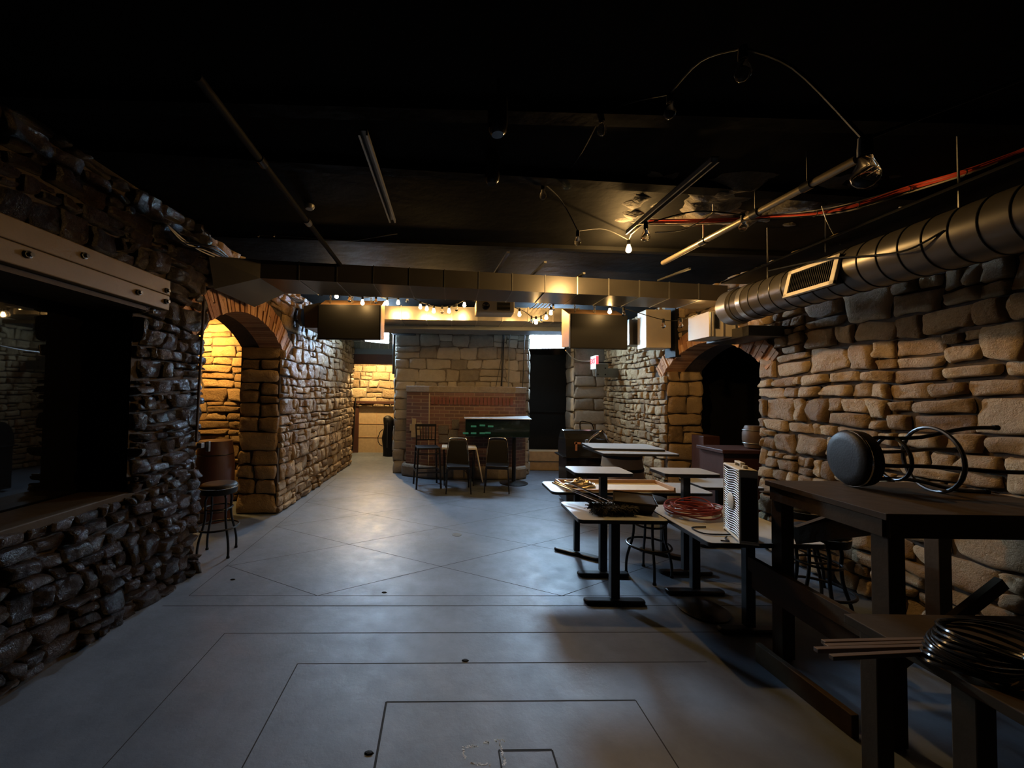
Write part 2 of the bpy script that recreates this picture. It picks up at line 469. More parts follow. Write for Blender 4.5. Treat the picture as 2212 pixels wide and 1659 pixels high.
# ---- floor
fm = MB()
fm.box((0.4, 4.8, -0.05), (12.4, 15.0, 0.1))
fm.m = 1
def groove(a, b, wd=0.007):
    a = Vector((a[0], a[1], 0.0006)); b = Vector((b[0], b[1], 0.0006))
    t = (b - a).normalized(); x = Vector((-t.y, t.x, 0)) * wd / 2
    fm.add([a - x, b - x, b + x, a + x], [(0, 1, 2, 3)])
TH = math.radians(1.5)
def rot(x, y):
    dx, dy = x, y - 3.4
    return (dx * math.cos(TH) - dy * math.sin(TH), 3.4 + dx * math.sin(TH) + dy * math.cos(TH))
def g2(x0, y0, x1, y1, wd=0.007): groove(rot(x0, y0), rot(x1, y1), wd)
LX, RX, Y0, Y1, SL, P = -2.22, 3.0, 3.40, 8.0, 0.537, 2.127
for k in range(-5, 6):
    xa = -1.13 + P * k
    for sg in (1, -1):
        a = max(LX, xa) if sg == 1 else min(RX, xa)
        b = min(RX, xa + (Y1 - Y0) / SL) if sg == 1 else max(LX, xa - (Y1 - Y0) / SL)
        if (sg == 1 and a < b) or (sg == -1 and b < a):
            g2(a, Y0 + SL * abs(a - xa), b, Y0 + SL * abs(b - xa))
g2(LX, Y0, RX, Y0); g2(LX, Y0, LX, Y1); g2(-2.33, 3.24, 3.1, 3.24, 0.008); g2(LX, Y1, RX, Y1)
g2(-1.63, 2.88, 2.2, 2.88); g2(-1.63, 2.88, -1.63, 0.9, 0.006)
g2(-0.99, 2.56, 1.7, 2.56); g2(-0.99, 2.56, -0.99, 0.9)
g2(-0.375, 2.245, 1.06, 2.245, 0.009); g2(-0.375, 2.245, -0.375, 0.6, 0.012); g2(1.06, 2.245, 1.06, 0.8)
g2(0.22, 1.94, 0.485, 1.94, 0.012); g2(0.22, 1.94, 0.22, 1.6, 0.008); g2(0.485, 1.94, 0.485, 1.6, 0.01)
fm.m = 2
for pts in ([(1000, 1612), (1012, 1614), (1022, 1611), (1033, 1612)], [(1045, 1606), (1052, 1602), (1056, 1608)],
            [(1001, 1620), (1003, 1632), (1006, 1640)], [(1016, 1646), (1028, 1651), (1044, 1650), (1062, 1652)],
            [(1079, 1603), (1082, 1614), (1084, 1625), (1087, 1636), (1091, 1648), (1086, 1656)], [(1068, 1601), (1080, 1599), (1092, 1601)]):
    for a, b in zip(pts, pts[1:]):
        p, q = onZ(*a, 0.0), onZ(*b, 0.0)
        for k in range(7):
            s0 = p.lerp(q, k / 7); j = Vector((random.uniform(-.005, .005), random.uniform(-.006, .006), 0.0009))
            fm.add([s0 + j + Vector((-.003, -.002, 0)), s0 + j + Vector((.004, -.003, 0)), s0 + j + Vector((.003, .004, 0)), s0 + j + Vector((-.003, .003, 0))], [(0, 1, 2, 3)])
struct(fm.build('floor', [M['floor'], M['groove'], M['chalk']]))

# ---- ceiling
cm = MB(); cm.box((0.4, 4.8, ZC + 0.05), (12.4, 15.0, 0.1))
struct(cm.build('ceiling', M['ceiling']))

# ---- left wall -----------------------------------------------------
LA0, LA1, LSP, LRI = 3.8, 5.6, 2.38, 0.32
lhw = (LA1 - LA0) / 2; lyc = (LA0 + LA1) / 2
LR, LZC = arch_fns(0, lhw, LSP, LRI, 0.3)
acc = new_acc()
Nn = (1, 0, 0); Uy = (0, 1, 0); Vz = (0, 0, 1)
yb = -2.6
WIN0, WIN1, WZ0, WZ1 = 0.55, 3.0, 0.97, 2.42
def wkeep(u, v):
    return not (WIN0 < u + 0.2 < WIN1 and WZ0 < v < WZ1)
def wpush(u, v):
    y = u + 0.2
    if WIN0 < y < WIN1 and WZ0 < v < WZ1:
        d = [(WIN1 - y, 0), (v - WZ0, 1), (WZ1 - v, 2)]
        k = min(d)[1]
        if k == 0: u = WIN1 - 0.2
        elif k == 1: v = WZ0
        else: v = WZ1
    return u, v
stone_patch(acc, (XL, 0.2, 0), Uy, Vz, Nn, 3.6, ZC, (0.07, 0.21), (0.08, 0.24), 0.07, 3, keep=wkeep, push=wpush, warp=0.07, gap=0.014)
bk = MB()
def xquad(mb, x, y0, z0, y1, z1): mb.add([(x, y0, z0), (x, y1, z0), (x, y1, z1), (x, y0, z1)], [(0, 1, 2, 3)])
xb = XL - 0.005
xquad(bk, xb, yb, 0, LA0, WZ0); xquad(bk, xb, WIN1, WZ0, LA0, WZ1); xquad(bk, xb, yb, WZ0, WIN0, WZ1); xquad(bk, xb, yb, WZ1, LA0, ZC)
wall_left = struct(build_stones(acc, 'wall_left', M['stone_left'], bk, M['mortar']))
# far part
acc = new_acc()
WE = 9.7
def lkeep(u, v):
    if v < LSP: return u > LA1 - LA0
    return math.hypot(u + LA0 - lyc, v - LZC) > LR + 0.33
def lpush(u, v):
    if v < LSP: return max(u, LA1 - LA0 - .01), v
    dy, dz = u + LA0 - lyc, v - LZC; r = math.hypot(dy, dz)
    if r < LR + 0.3 and r > 0.01:
        k = (LR + 0.3) / r; return dy * k + lyc - LA0, dz * k + LZC
    return u, v
stone_patch(acc, (XL, LA0, 0), Uy, Vz, Nn, WE - LA0, ZC, (0.08, 0.26), (0.1, 0.32), 0.048, 7, keep=lkeep, push=lpush, warp=0.04, gap=0.009)
# jamb face of the arch, looking back to the room
stone_patch(acc, (XL, LA1, 0), (-1, 0, 0), Vz, (0, -1, 0), 0.57, LSP + 0.02, (0.14, 0.3), (0.2, 0.5), 0.04, 8, warp=0.03, gap=0.01)
bk = MB()
xquad(bk, xb, LA1 + 0.01, 0, WE, ZC)
N = 16
for k in range(N):
    ya = LA0 + (LA1 - LA0) * k / N; y2 = LA0 + (LA1 - LA0) * (k + 1) / N
    za = LZC + math.sqrt(max(0, LR ** 2 - (ya - lyc) ** 2)) + 0.02; zb = LZC + math.sqrt(max(0, LR ** 2 - (y2 - lyc) ** 2)) + 0.02
    bk.add([(xb, ya, za), (xb, y2, zb), (xb, y2, ZC), (xb, ya, ZC)], [(0, 1, 2, 3)])
    bk.add([(xb, ya, za), (xb, y2, zb), (XL - .57, y2, zb), (XL - .57, ya, za)], [(0, 1, 2, 3)])
bk.add([(xb, LA1 + .005, 0), (XL - .57, LA1 + .005, 0), (XL - .57, LA1 + .005, LSP + .1), (xb, LA1 + .005, LSP + .1)], [(0, 1, 2, 3)])
bk.add([(xb, LA0, 0), (XL - .57, LA0, 0), (XL - .57, LA0, LSP + .1), (xb, LA0, LSP + .1)], [(0, 1, 2, 3)])
bk.add([(xb, WE, 0), (XL - .57, WE, 0), (XL - .57, WE, ZC), (xb, WE, ZC)], [(0, 1, 2, 3)])
o = build_stones(acc, 'rubble_masonry', M['stone_far'], bk, M['mortar'], wall_left)
arch_part('brick_arch', XL, 1, lyc, LR, LZC, lhw, 0.3, 0.3, M['arch_brick'], wall_left)

# ---- alcove behind the left arch
acc = new_acc()
stone_patch(acc, (-5.0, 6.25, 0), (1, 0, 0), Vz, (0, -1, 0), 1.94, 2.95, (0.1, 0.26), (0.2, 0.55), 0.045, 21, warp=0.04, gap=0.008, jag=0.03)
stone_patch(acc, (-5.0, 3.8, 0), Uy, Vz, Nn, 2.45, 2.95, (0.1, 0.26), (0.2, 0.5), 0.045, 22, warp=0.04, gap=0.01, fine=False)
bk = MB()
bk.add([(-5, 6.26, 0), (-3.05, 6.26, 0), (-3.05, 6.26, 2.95), (-5, 6.26, 2.95)], [(0, 1, 2, 3)])
xquad(bk, -5.005, 3.8, 0, 6.26, 2.95)
struct(build_stones(acc, 'wall_alcove', M['stone_far'], bk, M['mortar']))
mb = MB(); mb.box((-4.05, 5.0, 3.0), (1.95, 2.6, 0.08)); mb.box((-3.06, 5.95, 1.5), (0.04, 0.6, 3.0)); mb.box((-4.05, 3.77, 1.5), (1.95, 0.06, 3.0))
struct(mb.build('trim_1', M['black']))

# ---- right wall ----------------------------------------------------
RA0, RA1, RSP, RRI = 4.6, 6.6, 2.2, 0.36
rhw = (RA1 - RA0) / 2; ryc = (RA0 + RA1) / 2
RR, RZC = arch_fns(0, rhw, RSP, RRI, 0.28)
acc = new_acc(); Nr = (-1, 0, 0); xrb = XR + 0.005
stone_patch(acc, (XR, 1.2, 0), Uy, Vz, Nr, RA0 - 1.2, ZC, (0.1, 0.34), (0.1, 0.4), 0.055, 31, keep=lambda u, v: not (u > 2.8 and v > 2.28), warp=0.05, gap=0.013)
def rkeep(u, v):
    if v < RSP: return u > RA1 - 4.0
    return math.hypot(u + 4.0 - ryc, v - RZC) > RR + 0.3
def rpush(u, v):
    if v < RSP:
        return (max(u, RA1 - 4.0 - .01), v) if u > .6 else (u, v)
    dy, dz = u + 4.0 - ryc, v - RZC; r = math.hypot(dy, dz)
    if r < RR + 0.27 and r > 0.01:
        k = (RR + 0.27) / r; return dy * k + ryc - 4.0, dz * k + RZC
    return u, v
stone_patch(acc, (XR, 4.0, 0), Uy, Vz, Nr, 5.2, ZC, (0.07, 0.25), (0.09, 0.29), 0.05, 33, keep=rkeep, push=rpush, warp=0.045, gap=0.01)
stone_patch(acc, (XR, RA1, 0), (1, 0, 0), Vz, (0, -1, 0), 0.6, RSP + 0.02, (0.18, 0.34), (0.22, 0.5), 0.045, 35, warp=0.03, gap=0.012)
bk = MB()
xquad(bk, xrb, yb, 0, RA0, ZC) ; xquad(bk, xrb, RA1, 0, 9.2, ZC)
for k in range(N):
    ya = RA0 + (RA1 - RA0) * k / N; y2 = RA0 + (RA1 - RA0) * (k + 1) / N
    za = RZC + math.sqrt(max(0, RR ** 2 - (ya - ryc) ** 2)) + 0.02; zb = RZC + math.sqrt(max(0, RR ** 2 - (y2 - ryc) ** 2)) + 0.02
    bk.add([(xrb, ya, za), (xrb, y2, zb), (xrb, y2, ZC), (xrb, ya, ZC)], [(0, 1, 2, 3)])
    bk.add([(xrb, ya, za), (xrb, y2, zb), (XR + .6, y2, zb), (XR + .6, ya, za)], [(0, 1, 2, 3)])
bk.add([(xrb, RA1 + .005, 0), (XR + .6, RA1 + .005, 0), (XR + .6, RA1 + .005, RSP + .1), (xrb, RA1 + .005, RSP + .1)], [(0, 1, 2, 3)])
bk.add([(xrb, RA0, 0), (XR + .6, RA0, 0), (XR + .6, RA0, RSP + .1), (xrb, RA0, RSP + .1)], [(0, 1, 2, 3)])
wall_right = struct(build_stones(acc, 'wall_right', M['stone_right'], bk, M['mortar']))
arch_part('brick_arch', XR, -1, ryc, RR, RZC, rhw, 0.26, 0.3, M['arch_brick'], wall_right)
mb = MB(); mb.box((5.4, 5.6, 1.6), (0.1, 3.4, 3.3)); mb.box((4.85, 7.25, 1.6), (1.2, 0.1, 3.3)); mb.box((4.85, 3.95, 1.6), (1.2, 0.1, 3.3))
struct(mb.build('trim_2', M['black']))

# ---- wall behind the camera, far end
mb = MB(); mb.box((0.6, -2.65, 1.67), (6.4, 0.1, 3.35))
struct(mb.build('wall_front', M['black']))
acc = new_acc()
stone_patch(acc, (-5.0, 11.7, 0), (1, 0, 0), Vz, (0, -1, 0), 5.0, 2.9, (0.14, 0.3), (0.18, 0.5), 0.05, 41, warp=0.06, gap=0.012)
bk = MB(); bk.add([(-5.2, 11.71, 0), (6, 11.71, 0), (6, 11.71, ZC), (-5.2, 11.71, ZC)], [(0, 1, 2, 3)])
struct(build_stones(acc, 'wall_back', M['stone_back'], bk, M['mortar_pier']))
mb = MB(); mb.box((-5.1, 10.7, 1.67), (0.1, 2.2, 3.35)); mb.box((-3.8, 9.66, 1.67), (2.6, 0.08, 3.35))
struct(mb.build('trim_3', M['black']))
# black partition closing the right opening
mb = MB(); mb.box((2.45, 9.9, 1.4), (2.9, 0.08, 2.8)); mb.box((1.02, 10.8, 1.67), (0.08, 1.8, 3.35)); mb.box((2.4, 9.85, 1.35), (2.6, 0.04, 0.03))
struct(mb.build('wall_partition', M['black']))
# stone return wall right of the opening
acc = new_acc()
xr0 = onY(1240, 900, 9.2).x
stone_patch(acc, (xr0, 9.2, 0), (1, 0, 0), Vz, (0, -1, 0), XR - xr0 + .02, ZC, (0.25, 0.4), (0.35, 0.8), 0.04, 51, warp=0.02, gap=0.008)
stone_patch(acc, (xr0, 9.2, 0), (0, 1, 0), Vz, (-1, 0, 0), 0.6, ZC, (0.25, 0.4), (0.3, 0.6), 0.04, 52, warp=0.02, gap=0.008)
bk = MB(); bk.box(((xr0 + XR) / 2 + .01, 9.51, ZC / 2), (XR - xr0 - .01, 0.6, ZC))
struct(build_stones(acc, 'wall_return', M['stone_pier'], bk, M['mortar_pier']))

# ---- window in the left wall
fr = MB()
GX = -2.82
fr.box(((XL + GX) / 2 - .02, WIN1 + .03, (WZ0 + WZ1) / 2), (XL - GX - .02, 0.05, WZ1 - WZ0 + .1))
fr.box(((XL + GX) / 2 - .02, WIN0 - .03, (WZ0 + WZ1) / 2), (XL - GX - .02, 0.05, WZ1 - WZ0 + .1))
fr.box(((XL + GX) / 2 - .02, (WIN0 + WIN1) / 2, WZ1 + .03), (XL - GX - .02, WIN1 - WIN0, 0.05))
window = struct(fr.build('window_1', M['black']))
mb = MB(); mb.box((GX - .03, (WIN0 + WIN1) / 2, (WZ0 + WZ1) / 2), (0.02, WIN1 - WIN0 + .1, WZ1 - WZ0 + .1)); mb.build('glass_pane', M['pane'], window)
mb = MB(); mb.box((-2.64, (WIN0 + WIN1) / 2, WZ0 - .03), (0.36, WIN1 - WIN0 + .06, 0.06)); mb.build('window_sill', M['wood_dark'], window, bevel=.008)

# timber lintel
b = thing('timber_lintel', 'long bolted timber lintel beam across the top of the dark left window', 'beam')
mb = MB(); mb.box((XL + .07, 1.75, 2.60), (0.17, 2.85, 0.125)); mb.box((XL + .068, 1.75, 2.475), (0.166, 2.85, 0.122)); mb.build('plank', M['wood_beam'], b, bevel=.006)
for (yy, zz) in ((3.13, 2.57), (3.13, 2.48), (2.85, 2.48), (2.42, 2.60), (2.1, 2.49), (1.7, 2.6)):
    mb = MB(); mb.lathe([(0.0, 0), (0.022, 0), (0.022, 0.012), (0.012, 0.014), (0.012, 0.03), (0.0, 0.03)], (XL + .154, yy, zz), 8, Matrix.Rotation(PI / 2, 3, 'Y')); mb.build('bolt', M['black_metal'], b)
mb = MB(); mb.box((XL - .15, 1.78, 2.395), (0.5, 2.5, 0.035)); struct(mb.build('trim_4', M['wood_dark']))

# ================================================================== central pier
pier = thing('masonry_pier', 'wide masonry pier with red brick lower face between the two far openings', 'pillar', (0, 0, 0))
px0, px1 = onY(852, 900, 8.6).x, onY(1142, 900, 8.6).x
acc = new_acc()
stone_patch(acc, (px0, 8.6, 0), (1, 0, 0), Vz, (0, -1, 0), px1 - px0, ZC - .05, (0.16, 0.3), (0.2, 0.55), 0.022, 61, warp=0.03, gap=0.006)
stone_patch(acc, (px0, 8.6, 0), (0, 1, 0), Vz, (-1, 0, 0), 0.9, ZC - .05, (0.2, 0.34), (0.25, 0.5), 0.03, 62, warp=0.02, gap=0.006, fine=False)
stone_patch(acc, (px1, 8.6, 0), (0, 1, 0), Vz, (1, 0, 0), 0.9, ZC - .05, (0.2, 0.34), (0.25, 0.5), 0.03, 63, warp=0.02, gap=0.006, fine=False)
bk = MB(); bk.box(((px0 + px1) / 2, 9.06, ZC / 2 - .01), (px1 - px0 - .02, 0.9, ZC - .03))
build_stones(acc, 'stone_shaft', M['stone_pier'], bk, M['mortar_pier'], pier)
bx0, bxa, bx1 = onY(878, 900, 8.35).x, onY(926, 900, 8.12).x, onY(1139, 900, 8.12).x
mb = MB(); mb.prism([(bx0, 8.62), (bx0, 8.35), (bxa, 8.12), (bx1 - .25, 8.12), (bx1, 8.3), (bx1, 8.62)], 0.26, 1.80, axis=2); mb.build('brick_face', M['brick'], pier)
mb = MB(); mb.prism([(bx0 - .015, 8.62), (bx0 - .015, 8.33), (bxa, 8.1), (bx1 - .25, 8.1), (bx1 + .015, 8.28), (bx1 + .015, 8.62)], 1.80, 1.93, axis=2); mb.build('stone_ledge', M['stone_pier'], pier, bevel=.01)
mb = MB(); mb.prism([(bx0 - .09, 8.62), (bx0 - .09, 8.3), (bxa - .02, 8.0), (bx1 - .25, 8.0), (bx1 + .02, 8.2), (bx1 + .02, 8.62)], 0.0, 0.26, axis=2); mb.build('plinth', M['stone_pier'], pier, bevel=.05)
mb = MB(); mb.box((bxa + .01, 8.108, 1.02), (0.02, 0.03, 1.5)); mb.build('mortar_joint', M['tile_pale'], pier)
mb = MB()
for k in range(26):
    xx = bxa + .08 + k * 0.079
    if xx > bx1 - .3: break
    mb.box((xx, 8.108, 1.62), (0.058, 0.035, 0.15))
mb.build('soldier_course', simple('deep_red_brick', (0.13, 0.04, 0.03), .75, var=.4, bscale=8), pier)
for (cx, cy, ww, hh) in ((984, 916, 16, 20), (958, 928, 22, 18), (978, 938, 21, 20), (958, 948, 20, 17), (978, 952, 20, 8)):
    p = onY(cx, cy, 8.11); mb = MB(); mb.box((p.x, 8.11, p.z), (ww / 831 * 8.1, 0.03, hh / 831 * 8.1)); mb.build('granite_inset', M['granite'], pier)
for (cx, cy, ww, hh) in ((893, 915, 11, 20), (905, 920, 13, 13), (892, 935, 13, 22), (903, 935, 11, 12), (887, 925, 9, 14)):
    p = onY(cx, cy, 8.11); yy = 8.35 - (p.x - bx0) / (bxa - bx0) * .23 
    mb = MB(); mb.box((p.x, yy - .01, p.z), (ww / 831 * 8.1 * .8, 0.05, hh / 831 * 8.1)); mb.build('carved_tile', M['tile_pale'], pier)
def pipe(name, label, cat, pts, r, mat, n=8, group=None):
    mb = MB(); mb.tube(pts, r, n); o = mb.build(name, mat, None, smooth=True); tag(o, label, cat, group); return o
pipe('conduit', 'thin grey conduit running down the front right of the brick pier', 'pipe', [onY(1104, 712, 8.52), onY(1100, 740, 8.52), onY(1098, 836, 8.52)], 0.012, M['steel'])
pipe('conduit', 'black conduit beside the grey one on the pier above the ledge', 'pipe', [onY(1089, 715, 8.53), onY(1086, 780, 8.53), onY(1083, 834, 8.53)], 0.018, M['black_metal'])
pipe('conduit', 'thin black cable at the right edge of the masonry pier', 'cable', [onY(1134, 712, 8.5), onY(1132, 760, 8.5), onY(1129, 838, 8.5)], 0.009, M['black_metal'])
pipe('conduit', 'slim slanting cable crossing the stone above the brick ledge', 'cable', [onY(1087, 700, 8.52), onY(1082, 780, 8.52), onY(1071, 836, 8.52)], 0.006, M['black_metal'])
pipe('conduit', 'black vertical conduit down the upper left edge of the pier', 'pipe', [onY(852, 722, 8.5), onY(850, 808, 8.5)], 0.03, M['black_metal'])

# ================================================================== far openings
# left header: glazed strip, steel lintel, timber lintel
mb = MB(); p0 = onY(742, 765, 9.9); p1 = onY(852, 790, 9.9)
hx0, hx1 = p0.x - .05, p1.x + .1
h = thing('opening_header', 'wooden header with a row of small glass panes over the far left opening', 'header')
z = lambda py, Y=9.9, px=800: onY(px, py, Y).z
mb = MB(); mb.box(((hx0 + hx1) / 2, 9.9, (z(787) + z(766)) / 2), (hx1 - hx0, 0.16, z(766) - z(787))); mb.build('timber_beam', M['wood_red'], h)
mb = MB(); mb.box(((hx0 + hx1) / 2, 9.89, (z(766) + z(754)) / 2), (hx1 - hx0, 0.18, z(754) - z(766))); mb.build('steel_lintel', M['slate'], h)
mb = MB(); mb.box(((hx0 + hx1) / 2, 9.93, (z(754) + z(700)) / 2), (hx1 - hx0, 0.03, z(700) - z(754))); mb.build('glass_strip', simple('frosted_pane', (0.3, 0.28, 0.22), .3, bscale=30, var=.5), h)
mb = MB()
for k in range(7):
    xx = hx0 + .03 + (hx1 - hx0 - .06) * k / 6; mb.box((xx, 9.9, (z(754) + z(700)) / 2), (0.02, 0.04, z(700) - z(754)))
mb.box(((hx0 + hx1) / 2, 9.9, z(738)), (hx1 - hx0, 0.04, 0.02)); mb.build('glazing_bar', M['white_paint'], h)
# panelled back of the far left room
c = thing('wooden_cupboard', 'tall red brown wooden cupboard front against the far left stone wall', 'cupboard')
q = lambda px, py: onY(px, py, 11.5)
a, b_ = q(739, 870), q(768, 975)
mb = MB(); mb.box(((a.x + b_.x) / 2, 11.5, a.z / 2), (b_.x - a.x, 0.2, a.z)); mb.build('body', M['wood_red'], c)
mb = MB()
for k in range(9): mb.box(((a.x + b_.x) / 2, 11.39, 0.12 + k * .07), ((b_.x - a.x) * .8, 0.02, 0.03))
mb.build('louvre', M['wood_red'], c)
mb = MB(); s0 = q(742, 905); s1 = q(755, 925); mb.box(((s0.x + s1.x) / 2, 11.38, (s0.z + s1.z) / 2), (s1.x - s0.x, 0.03, s0.z - s1.z)); mb.build('grey_panel', M['slate'], c)
tag(bpy.data.objects[c.name]); 
rr = q(738, 868); r2 = q(858, 873)
mb = MB(); mb.box(((rr.x + r2.x) / 2, 11.42, rr.z), (r2.x - rr.x + .3, 0.14, 0.07)); tag(mb.build('wooden_rail', M['wood_red']), 'red brown wooden rail across the far left wall above the pale door', 'rail')
dr = thing('plank_door', 'pale yellow panelled door with diagonal scratches in the far left room', 'door')
d0, d1 = q(776, 877), q(866, 973)
mb = MB(); mb.box(((d0.x + d1.x) / 2, 11.52, d0.z / 2), (d1.x - d0.x, 0.06, d0.z)); mb.build('door_leaf', M['wood_pale'], dr)
mb = MB()
for zz in (0.33, 0.62, 0.95): mb.box(((d0.x + d1.x) / 2, 11.485, d0.z * zz), (d1.x - d0.x, 0.012, 0.012))
for f in (.42, .8): mb.box((d0.x + (d1.x - d0.x) * f, 11.485, d0.z / 2), (0.012, 0.012, d0.z))
mb.build('panel_joint', M['wood_tray'], dr)
mb = MB(); mb.box((d0.x - .04, 11.48, d0.z / 2), (0.09, 0.12, d0.z)); mb.build('door_post', M['wood_red'], dr)
pipe('hanging_pole', 'thin dark pole leaning against the red brown cupboard', 'pole', [q(765, 973) + Vector((0, -.2, 0)), q(771, 860) + Vector((0, -.16, 0))], 0.02, M['black_metal'])
# black bag on stand
bag = thing('equipment_bag', 'tall black padded bag standing in the far left room by the pale door', 'bag', (onY(838, 972, 10.9).x, 10.9, 0))
mb = MB(); mb.lathe([(0.02, 0), (0.15, 0.01), (0.16, 0.15), (0.145, 0.5), (0.15, 0.8), (0.155, 1.0), (0.13, 1.08), (0.06, 1.13), (0.01, 1.14)], (0, 0, 0), 14); 
mb.v = [(x * (1 + .12 * noise.noise((x * 4, y * 4, zz * 5))) + .03 * math.sin(zz * 9), y, zz) for (x, y, zz) in mb.v]
mb.build('bag_body', M['vinyl'], bag, smooth=True)
mb = MB(); mb.tube([(-.14, -.05, .75), (-.22, -.05, .68), (-.28, -.05, .52), (-.27, -.05, .4), (-.22, -.05, .32), (-.15, -.05, .28)], 0.012, 6); mb.build('strap', M['vinyl'], bag, smooth=True)
mb = MB(); mb.box((0, -.158, .6), (.012, .012, .7)); mb.build('zip', M['steel'], bag)
# post at the left of opening
mb = MB(); a = onY(742, 900, 9.75); mb.box((a.x - .06, 9.78, 0.6), (0.12, 0.14, 1.2)); tag(mb.build('wooden_post', M['wood_red'], bevel=.01), 'short red brown wooden post at the end of the far left stone wall', 'post')
# pale low step in right opening
a, b_ = onY(1140, 975, 9.0), onY(1246, 998, 9.0)
mb = MB(); mb.box(((a.x + b_.x) / 2, 9.2, (a.z + b_.z) / 2), (b_.x - a.x, 0.3, a.z - b_.z)); mb.box(((a.x + b_.x) / 2, 9.22, b_.z / 2), (b_.x - a.x - .1, 0.2, b_.z)); tag(mb.build('low_bench', M['wood_pale'], bevel=.01), 'low pale wooden bench across the dark right opening beside the pier', 'bench')

# ================================================================== flood lights (the two white lamps at the far end)
def flood(px, py, Y, ww, hh, label, rz=0.0, mat='flood'):
    p = onY(px, py, Y)
    t = thing('flood_light', label, 'lamp', p, rz)
    mb = MB(); mb.box((0, .05, 0), (ww + .05, 0.07, hh + .05)); mb.build('housing', M['steel'], t)
    R = Matrix.Rotation(math.radians(0), 3, 'X')
    mb = MB(); mb.box((0, -.0, 0), (ww, 0.03, hh)); mb.build('light_panel', M[mat], t)
    mb = MB(); mb.bar((0, .05, hh / 2), (0, .05, ZC - p.z), .03, .03); mb.build('hanger', M['black_metal'], t)
    return t
flood(1182, 732, 8.9, 0.74, 0.40, 'large glaring white flood light in the dark opening right of the pier', math.radians(-14))
flood(816, 722, 8.75, 0.56, 0.34, 'small glaring white flood light between the left screen and the pier', math.radians(38), 'flood_left')

# ================================================================== ceiling runs
# long rectangular duct across the room
rd = thing('rectangular_duct', 'long dark rectangular air duct crossing the room under the ceiling', 'duct')
A0, A1 = onZ(562, 601, 2.97), onZ(1572, 651, 2.97)
zb0, zt0 = 2.97, 3.17
mb = MB()
bkv = Vector((0.0, 0.72, 0))
def slab(mb, P, Q, w0, w1, z0, z1):
    vs = [(P.x, P.y, z0), (Q.x, Q.y, z0), (Q.x, Q.y + w1, z0), (P.x, P.y + w0, z0), (P.x, P.y, z1), (Q.x, Q.y, z1), (Q.x, Q.y + w1, z1), (P.x, P.y + w0, z1)]
    mb.add(vs, [(0, 3, 2, 1), (4, 5, 6, 7), (0, 1, 5, 4), (1, 2, 6, 5), (2, 3, 7, 6), (3, 0, 4, 7)])
slab(mb, A0, A1, 0.62, 0.45, zb0, zt0)
mb.build('main_run', M['duct_dark'], rd)
mb = MB()
for k in range(1, 14):
    f = k / 14; P = A0.lerp(A1, f); wv = 0.62 + (0.45 - 0.62) * f
    mb = MB(); mb.box((P.x, P.y + wv / 2, (zb0 + zt0) / 2), (0.012, wv + .012, zt0 - zb0 + .012)); mb.build('seam', M['steel'], rd)
# left elbow dropping to the wall
mb = MB()
E = [onY(440, 572, 3.75), onY(470, 645, 4.0), A0]
vs = [(A0.x, A0.y, zb0), (A0.x, A0.y + .62, zb0), (A0.x, A0.y, zt0), (A0.x, A0.y + .62, zt0)]
xl = XL + 0.1
lo = 2.78
vs += [(xl, A0.y - .25, lo), (xl, A0.y + .55, lo), (xl, A0.y - .35, lo + .3), (xl, A0.y + .55, lo + .3)]
mb.add(vs, [(0, 4, 5, 1), (2, 3, 7, 6), (0, 2, 6, 4), (1, 5, 7, 3), (4, 6, 7, 5)])
mb.build('elbow', M['duct_dark'], rd)
# second duct with glowing face near the string lights
s2 = thing('rectangular_duct', 'bare metal duct lit warm by the string lights near the pier', 'duct')
Y2 = 6.45
P, Q = onY(812, 660, Y2), onY(1250, 675, Y2)
zz1, zz0 = onY(1000, 663, Y2).z, onY(1000, 692, Y2).z
mb = MB(); mb.box(((P.x + Q.x) / 2, Y2 + .25, (zz0 + zz1) / 2), (Q.x - P.x, 0.5, zz1 - zz0)); mb.build('duct_body', M['duct'], s2)
mb = MB()
for k in range(9):
    xx = P.x + (Q.x - P.x) * k / 8; mb = MB(); mb.box((xx, Y2 + .24, (zz0 + zz1) / 2), (0.012, 0.52, zz1 - zz0 + .02)); mb.build('seam', M['seam'], s2)
P2, Q2 = onY(835, 700, 6.9), onY(1240, 712, 6.9)
mb = MB(); mb.box(((P2.x + Q2.x) / 2, 7.2, zz0 - .035), (Q2.x - P2.x + .6, 0.5, 0.08)); tag(mb.build('steel_beam', M['slate'], bevel=.01), 'grey painted beam below the warm lit metal duct', 'beam')
p3 = onY(872, 713, 8.3); mb = MB(); mb.box((p3.x, 8.35, p3.z), (0.5, 0.25, 0.18)); mb.box((p3.x, 8.4, p3.z + .06), (.46, .2, .12)); tag(mb.build('junction_box', M['black'], bevel=.008), 'black rectangular box at the top left corner of the pier', 'box')
mb = MB(); a, b_ = onY(845, 705, 8.1), onY(1150, 713, 8.1); mb.box(((a.x + b_.x) / 2, 8.15, 3.17), (b_.x - a.x, 0.2, 0.14)); tag(mb.build('cross_beam', M['slate']), 'dark cross beam over the top of the stone pier', 'beam')
